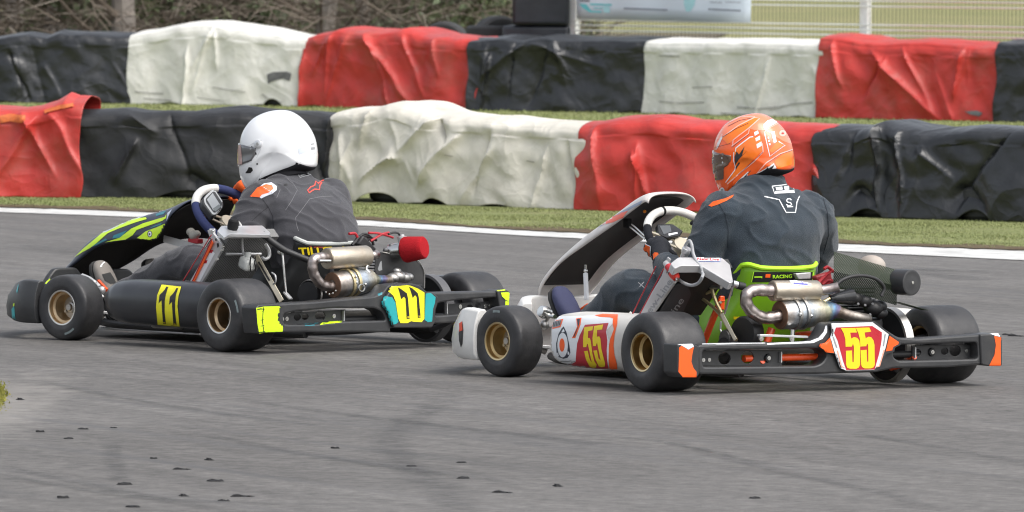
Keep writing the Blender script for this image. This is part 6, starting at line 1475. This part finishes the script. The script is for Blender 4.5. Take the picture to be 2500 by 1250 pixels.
# radiator
cb, ct = V((.345, 0, .262)), V((.175, 0, .440)); dd = (ct - cb).normalized(); rot = Matrix((V((0, 1, 0)), dd, V((0, 1, 0)).cross(dd))).transposed()
nf = V((-dd.z, 0, dd.x)); nf = nf if nf.x < 0 else -nf
core = G().box((cb + ct) / 2 + V((0, .375, 0)), (.255, (ct - cb).length, .042), rot).obj('radiator', mat('radiator_core_grey', (.19, .19, .185), .55, .3, var=.3, vs=160), k)
pc_ = (cb + ct) / 2 - dd * 0 + nf * .022
for i in range(26):
    t = i / 25; a = cb + dd * .01 + V((0, .275 + .22 * t, 0)) + nf * .0225; G().tube([a, a + dd * ((ct - cb).length * .93) + V((0, .006, 0))], .0012, 4).obj('radiator_fin', M_alum, core)
sd11 = G().prism(pl(f, 2, [(195, 722), (290, 722), (400, 540), (440, 470), (436, 432), (352, 326), (332, 334), (345, 372), (370, 420)], (0, .508, 0), (0, 1, 0)), (0, .012, 0)).obj('radiator_side', M_alum, k, bevel=.002)
E_('radiator_sticker', 2, [[(215, 710), (345, 480), (372, 500), (262, 712)]], M_stw, .0012, sd11)
E_('radiator_sticker', 2, [[(285, 552), (320, 552), (312, 574), (278, 574)], [(335, 474), (362, 478), (350, 500), (328, 494)]], M_red, .0018, sd11)
E_('side_slot', 2, [[(385, 430), (398, 425), (402, 450), (390, 462)], [(372, 395), (382, 392), (386, 410), (376, 412)]], M_stb, .0012, sd11)
G().prism(pl(f, 2, [(205, 715), (350, 405), (362, 428), (222, 715)], (0, .524, 0), (0, 1, 0)), (0, .003, 0)).obj('radiator_edge', M_orange, k)
tn = V((-.25, 0, .968)); tp = V((.16, .38, .468))
tk = G().prism([f.on(a, b, tp, tn) for a, b in cp(11, rounded([(538, 800), (600, 722), (1195, 717), (1312, 825), (1300, 852), (725, 838), (640, 890)], 14))], -tn * .012).obj('radiator_tank', M_alu, k, bevel=.003)
G().prism([f.on(a, b, tp + V((-.02, 0, 0)), (1, 0, 0)) for a, b in cp(11, [(700, 842), (1298, 852), (1298, 880), (1190, 905), (625, 905), (645, 880)])], (.04, 0, 0)).obj('tank_lip', M_alu, k, bevel=.006)
q = f.on(*cp(11, [(757, 775)])[0], tp, tn); G().lathe([(0, .040), (.015, .040), (.0205, .034), (.022, .012), (.019, 0), (.019, -.005)], q, tn, 18).obj('radiator_cap', M_blackm, k)
P = path_px(f, 11, [(775, 650), (830, 660), (875, 705), (893, 790), (902, 900), (904, 1010), (915, 1110), (945, 1180)], 1, .43); G().tube(spline(P, 4), .0048, 10).obj('overflow_tube', M_clear, k)
bc = px1(f, 2, 605, 575, 1, .42); bo = G().box(bc, (.060, .052, .052), Matrix.Rotation(R_(-20), 3, 'Y')).obj('overflow_bottle', M_milk, k, bevel=.016, seg=4)
for dx in (-.012, .012): G().tube([bc + V((-.034, .0 + dx, .028)), bc + V((-.036, dx + .004, -.0)), bc + V((-.030, dx - .004, -.030))], .0025, 6).obj('bottle_strap', M_blackm, bo)
G().lathe([(0, .01), (.012, .01), (.012, -.012), (0, -.012)], bc + V((-.005, 0, .034)), (0, 0, 1), 14).obj('bottle_neck', M_milk, bo)
P = path_px(f, 11, [(655, 1133), (1170, 1133)], 1, .40); P = [f.x(*cp(11, [(655, 1133)])[0], .20), f.x(*cp(11, [(1170, 1133)])[0], .20)]; G().tube(P, .006, 8).obj('radiator_support', M_alum, k)
G().tube(spline([f.x(*cp(11, [q_])[0], .10) for q_ in ((1240, 990), (1290, 1080), (1290, 1170), (1230, 1210), (1190, 1180))], 4), .007, 8).obj('support_hook', M_alum, k)
hx = [f.x(*cp(2, [q_])[0], -.02 + .1 * (1 - i / 4)) for i, q_ in enumerate(((738, 378), (800, 428), (880, 480), (960, 515), (1060, 555)))]
G().tube(spline(hx, 5), .0125, 14).obj('water_hose', M_hose, k)
g = G(); cyl(hx[0] + V((.03, .0, .012)), hx[0], [(0, 0), (.011, 0), (.011, .5), (.0145, .55), (.0145, 1), (0, 1)], g); g.obj('hose_fitting', M_chrome, k)
for a, b in (((130, 718), (345, 368)), ((200, 718), (352, 395))): G().tube([px1(f, 2, *a, 1, .55), px1(f, 2, *b, 1, .55)], .0022, 6).obj('red_cord', M_redw, k)
g = G(); g.box(px1(f, 2, 352, 350, 1, .50), (.03, .01, .03)); g.obj('radiator_bracket', M_alum, k, bevel=.003)
bolts(sd11, 'bolt', [px1(f, 2, a, b, 1, .522) for a, b in ((350, 342), (428, 452), (420, 478), (385, 545))], (0, 1, 0), .006)
# steering wheel and its display
C11 = V((.718, 0, .476)); R11 = .160
hub11, _, nn11, _ = steering(k, C11, R11, [(28, 96, M_gripw, 'grip_white'), (-70, 28, M_gripn, 'grip_navy'), (96, 250, M_gripn, 'grip_navy'), (250, 290, M_gripn, 'grip_navy')], r=.0175)
decal('grip_print', K11, hub11.children[0] if hub11.children else hub11, [cp(11, [(200, 290), (225, 240), (250, 200), (285, 160), (260, 215), (240, 260), (215, 300)])], M_gripn, hub11, .001, 3)
dpt = C11 + nn11 * .045
dpoly = [(340, 330), (372, 285), (470, 200), (505, 205), (625, 385), (630, 430), (600, 485), (515, 560), (470, 562), (355, 400)]
db = G().prism([f.on(a, b, dpt, nn11) for a, b in cp(11, rounded([(318, 330), (470, 190), (520, 210), (632, 385), (630, 440), (510, 570), (470, 575), (330, 400)], 26))], -nn11 * .030).obj('lap_timer', M_blackp, hub11, bevel=.004)
E_('timer_frame', 11, [rounded(dpoly, 22)], mat('timer_bezel', (.55, .56, .56), .35), .001, db)
E_('timer_face', 11, [rounded([(365, 335), (475, 225), (508, 235), (610, 400), (590, 470), (505, 535), (478, 530), (375, 385)], 18)], M_blackp, .0016, db)
E_('timer_screen', 11, [[(385, 345), (468, 250), (575, 420), (478, 505)]], M_screen, .0022, db)
E_('timer_print', 11, [[(470, 480), (560, 415), (590, 450), (505, 525)]], mat('timer_lcd', (.20, .22, .22), .2), .003, db)
q = px1(f, 11, 560, 620, 0, .70)
# fairing
rows = [(1.66, .222, 1.62, .214, .115), (1.62, .250, 1.565, .242, .135), (1.565, .290, 1.48, .282, .150), (1.45, .383, 1.33, .352, .160), (1.24, .460, 1.13, .384, .165), (1.06, .500, 1.00, .386, .165), (.96, .526, .955, .415, .165), (.88, .55, .925, .455, .160), (.82, .560, .90, .49, .150)]
fair11, _, _ = fairing(k, 'number_panel_shell', rows, M_navy, thick=.004)
fairing(k, 'panel_lining', [(a - .010, b - .012, c + .004, d - .002, w - .008) for a, b, c, d, w in rows], M_inner, thick=.003)
E_('panel_sticker', 19, [[(205, 925), (300, 830), (330, 800), (620, 560), (900, 425), (1110, 342), (1290, 318), (1305, 345), (1150, 390), (900, 480), (710, 560), (540, 710), (440, 785), (330, 845)]], M_limey, .0013, fair11)
E_('panel_sticker', 19, [[(665, 700), (890, 630), (980, 560), (1070, 490), (1250, 410), (1580, 310), (1605, 270), (1600, 330), (1540, 372), (1200, 492), (1150, 512), (1090, 590), (980, 657), (780, 682)]], M_limey, .0013, fair11)
E_('panel_sticker', 19, [[(1130, 652), (1200, 600), (1290, 530), (1450, 472), (1590, 410), (1602, 560), (1562, 630), (1500, 672), (1440, 692), (1300, 684), (1170, 662)]], M_limey, .0013, fair11)
E_('panel_sticker', 19, [[(780, 640), (800, 590), (1010, 515), (960, 570), (890, 630)], [(1440, 270), (1560, 225), (1600, 220), (1560, 270), (1450, 300)], [(1330, 490), (1400, 455), (1540, 400), (1520, 430), (1400, 470)], [(440, 780), (560, 700), (680, 640), (700, 660), (540, 740)]], M_tealb, .0012, fair11)
E_('panel_sticker', 19, [[(620, 550), (820, 440), (1000, 370), (1250, 290), (1600, 195), (1640, 195), (1300, 292), (1000, 392), (640, 562)], [(1620, 250), (1690, 195), (1640, 290), (1605, 380)]], mat('sticker_pale_blue', (.55, .60, .70), .4), .0014, fair11)
E_('panel_emblem', 19, [ell(1353, 570, 37, 50, 22)], M_stb, .0019, fair11); E_('panel_emblem', 19, [ell(1356, 572, 27, 38, 20)], M_stw, .0024, fair11); E_('panel_emblem', 19, [ell(1352, 574, 11, 17, 14)], M_stb, .003, fair11)
P = path_px(f, 1, [(1190, 395), (1460, 470)], 1, .10); G().bar(P[0], P[1], .028, .003, up=(0, 1, 0)).obj('panel_strut', M_alum, k)
g = G()
for a, b, r_ in ((1385, 345, .018), (1410, 370, .022), (1430, 360, .016)): g.ball(px1(f, 1, a, b, 1, .08), (r_, r_, r_ * .9), 12, 8)
fm = g.obj('brake_reservoir', mat('reservoir_beige', (.45, .43, .38), .5), k); G().box(px1(f, 1, 1420, 412, 1, .08), (.06, .03, .02)).obj('reservoir_base', M_redw, fm, bevel=.004)
# front cowl
n11 = [(1.165, .605, .062, .228, .05), (1.275, .595, .062, .230, .07), (1.44, .48, .066, .20, .10), (1.58, .27, .07, .195, .12), (1.62, 0, .07, .20, .13)]
n11 = n11 + [(a, -b, c, d, e) for a, b, c, d, e in reversed(n11[:-1])]
nose11 = nose(k, 'front_cowl', n11, M_blackp, NP)
E_('cowl_sticker', 14, [[(163, 650), (200, 605), (216, 800), (172, 796)], [(230, 400), (258, 300), (262, 330), (240, 440)]], M_teal, .0012, nose11)
E_('cowl_sticker', 14, [[(186, 575), (206, 570), (202, 612), (184, 612)]], M_limey, .0014, nose11)
for pts, xx in (([(325, 730), (365, 660), (400, 615), (430, 606), (560, 606), (625, 690), (610, 760), (330, 760)], 1.44), ([(785, 700), (815, 612), (930, 614), (960, 630), (1000, 690), (1000, 760), (785, 760)], 1.44)):
    o_ = G().prism([f.x(a, b, xx) for a, b in cp(1, rounded(pts, 16))], (.03, 0, 0)).obj('cowl_deflector', M_blackp, k, bevel=.008, seg=3)
    if xx == 1.44 and pts[0][0] == 325: E_('cowl_sticker', 14, [[(625, 295), (690, 225), (695, 255), (650, 310)]], M_limey, .0014, o_)
g = G(); g.tube(path_px(f, 14, [(1140, 190), (1240, 230), (1320, 290), (1380, 350)], 1, .40), .010, 8); g.tube(path_px(f, 14, [(1290, 270), (1380, 400), (1430, 490)], 1, .42), .006, 8); g.ball(px1(f, 14, 1410, 390, 1, .42), .016, 10, 8); g.ball(px1(f, 14, 1300, 290, 1, .41), .014, 10, 8); g.obj('stub_axle_carrier', M_alum, k)
P = path_px(f, 14, [(1360, 260), (1480, 390)], 1, .36); G().bar(P[0], P[1], .012, .012).obj('brake_line_clip', M_orangef, k)
P = path_px(f, 1, [(1040, 700), (1075, 655)], 1, .20); G().bar(P[0], P[1], .010, .010).obj('brake_line_clip', M_orangef, k)
for s in (1, -1): G().bar((1.10, s * .12, .06), (1.17, s * .14, .22), .035, .008, up=(1, 0, 0)).obj('pedal', M_alum, k, bevel=.002)
E_('pod_print', 14, [[(1395, 830), (1412, 800), (1432, 830)]], M_stg, .001, pod11)

# ------------------------------------------------------------------ driver of kart 11
torso = [(.39, 0, .085, .15, .11), (.37, 0, .13, .168, .13), (.31, 0, .21, .172, .132), (.255, 0, .32, .190, .138), (.240, 0, .41, .206, .142), (.262, 0, .49, .205, .132), (.295, 0, .55, .208, .122), (.325, 0, .588, .190, .105), (.352, 0, .620, .150, .085), (.378, 0, .645, .095, .070), (.405, 0, .680, .064, .062)]
limbs = [[(.335, .178, .560, .080), (.342, .235, .48, .074), (.340, .268, .400, .062), (.46, .240, .385, .050), (.575, .140, .385, .040)],
         [(.335, -.178, .565, .078), (.42, -.255, .50, .068), (.52, -.275, .45, .056), (.62, -.22, .49, .046), (.705, -.178, .530, .039)],
         [(.38, .09, .135, .098), (.52, .19, .23, .084), (.67, .255, .310, .070), (.86, .25, .255, .060), (1.12, .235, .165, .046)],
         [(.38, -.10, .135, .098), (.52, -.17, .23, .084), (.68, -.20, .315, .070), (.87, -.14, .255, .060), (1.15, -.06, .165, .046)]]
body11 = skin_body('person', K11, torso, limbs, [((.445, .0, .735), (.085, .075, .105))], M_suit11, seed=8, wr=.0085)
tag(body11, 'driver in a charcoal race suit and plain white helmet seated in kart 11', 'person')
hc = f.y(678, 366, 0)
hel, viz, HM, hpt, hpr = helmet(body11, hc, 40, 0, 0, M_helmw, M_visorg, sc=.975, w=.130, roundside=66)
H7 = lambda nm, polys, m, off=.0012, st=4, tg=None: decal(nm, K11, tg or hel, [cp(7, p) for p in polys], m, hel, off, st)
hg = mat('helmet_vent_grey', (.62, .63, .65), .2, coat=.4); hb = mat('helmet_pale_blue', (.62, .68, .76), .25, coat=.4)
H7('vent_line', stroke([(445, 120), (490, 155), (520, 222)], 4) + stroke([(535, 172), (570, 157), (625, 158)], 5) + stroke([(175, 385), (240, 365), (300, 330), (345, 320)], 4) + stroke([(340, 340), (335, 400), (300, 470)], 4), hg)
H7('helmet_sticker', [[(650, 392), (720, 372), (732, 415), (660, 442)]], hb, .0012)
H7('helmet_print_and_highlight', [[(758, 350), (785, 346), (785, 356), (758, 360)], [(758, 382), (792, 376), (792, 398), (762, 404)]], M_stg, .0014)
H7('edge_line', stroke([(245, 720), (320, 680), (440, 615), (600, 555), (720, 480), (800, 425)], 5), hg, .0014)
H7('chin_vent', [[(205, 600), (222, 575), (235, 548), (262, 552), (270, 575), (250, 598)]], M_stb, .0014)
H7('chin_screw', [ell(305, 521, 8, 8, 10)], M_stb, .0014)
q, n_ = hit(K11, hel, *cp(7, [(315, 354)])[0])
pv = G().lathe([(0, .010), (.012, .010), (.0155, .008), (.0165, .003), (.0165, -.004)], q, n_, 24).obj('visor_pivot', M_alu, hel); G().lathe([(0, .0115), (.006, .0115), (.0065, .0095)], q, n_, 12).obj('pivot_screw', M_steel, pv)
H7('visor_latch', [[(240, 385), (262, 370), (282, 390), (290, 415), (306, 440), (290, 445), (262, 425), (245, 410)]], M_stb, .0025)
H7('visor_latch', [ell(255, 393, 7, 7, 10)], M_alu, .0045)
H7('visor_edge', [[(143, 345), (166, 345), (184, 552), (146, 556)]], M_visorp, .0012, tg=viz)
G().tube(spline([hc + V((-.035, 0, -.058)), hc + V((-.048, 0, -.095)), hc + V((-.062, 0, -.125))], 3), [.078, .078, .078, .078, .08, .084, .086], 24).obj('neck_guard', M_neck, body11)
hL = hand(body11, C11, R11, -72, (.575, .125, .383), M_glovo, M_glovb, side=1, gr=.0175)
hR = hand(body11, C11, R11, 137, (.705, -.172, .530), M_glovo, M_glovb, side=-1, gr=.0175)
sL = K11.y(245, 668, .235)
bL = boot(body11, (1.160, .235, .085), (1.250, .245, .285), (1.11, .235, .165), M_shoeg)
bR = boot(body11, (1.19, -.055, .085), (1.285, -.055, .285), (1.145, -.06, .165), M_shoeg)
decal('boot_print', K11, bL, stroke(cp(19, [(600, 1060), (640, 1010), (660, 1005)]), 3) + stroke(cp(19, [(590, 1072), (620, 1060)]), 2), M_stw, bL, .0014, 4)
decal('boot_strap', K11, bL, [cp(1, [(740, 655), (800, 640), (825, 680), (845, 720), (800, 725), (760, 700)])], M_sole, bL, .0014, 4)
S7 = lambda nm, polys, m, off=.0016: decal(nm, K11, body11, [cp(7, p) for p in polys], m, body11, off, 4)
S7('suit_panel', [[(252, 800), (300, 738), (360, 690), (425, 680), (470, 712), (468, 745), (430, 775), (385, 792), (340, 815), (320, 800)]], mat('suit_white_patch', (.62, .66, .74), .8), .0014)
S7('suit_panel', [[(246, 798), (310, 722), (380, 695), (430, 705), (441, 735), (400, 765), (345, 783), (325, 805)]], M_orange, .002)
S7('suit_emblem', stroke([(868, 658), (822, 688), (800, 668), (792, 706), (760, 718), (733, 748), (745, 768), (790, 738), (832, 742), (835, 705), (868, 658)], 9), mat('emblem_red', (.85, .09, .06), .6))
S7('collar_label', stroke([(637, 588), (770, 546), (812, 598), (668, 638), (637, 588)], 6) + stroke([(662, 606), (790, 568)], 8) + stroke([(672, 622), (800, 584)], 7), M_stg)
S7('suit_stitching', stroke([(560, 645), (610, 690), (645, 745), (600, 830), (545, 915)], 3) + stroke([(950, 797), (850, 800), (750, 820), (690, 900), (630, 980), (640, 1040), (655, 1090)], 3) + stroke([(500, 740), (470, 810)], 3), mat('stitch_grey', (.22, .22, .23), .8))
S7('suit_seam', stroke([(350, 822), (400, 890), (438, 965), (445, 1080)], 5) + stroke([(400, 885), (330, 940), (260, 1005)], 4), mat('seam_dark', (.018, .018, .022), .9), .0012)
S7('suit_tag', [[(530, 695), (560, 692), (562, 706), (534, 708)]], M_stb); S7('suit_panel', [[(885, 592), (960, 612), (1015, 648), (985, 655), (930, 625)]], M_stw)
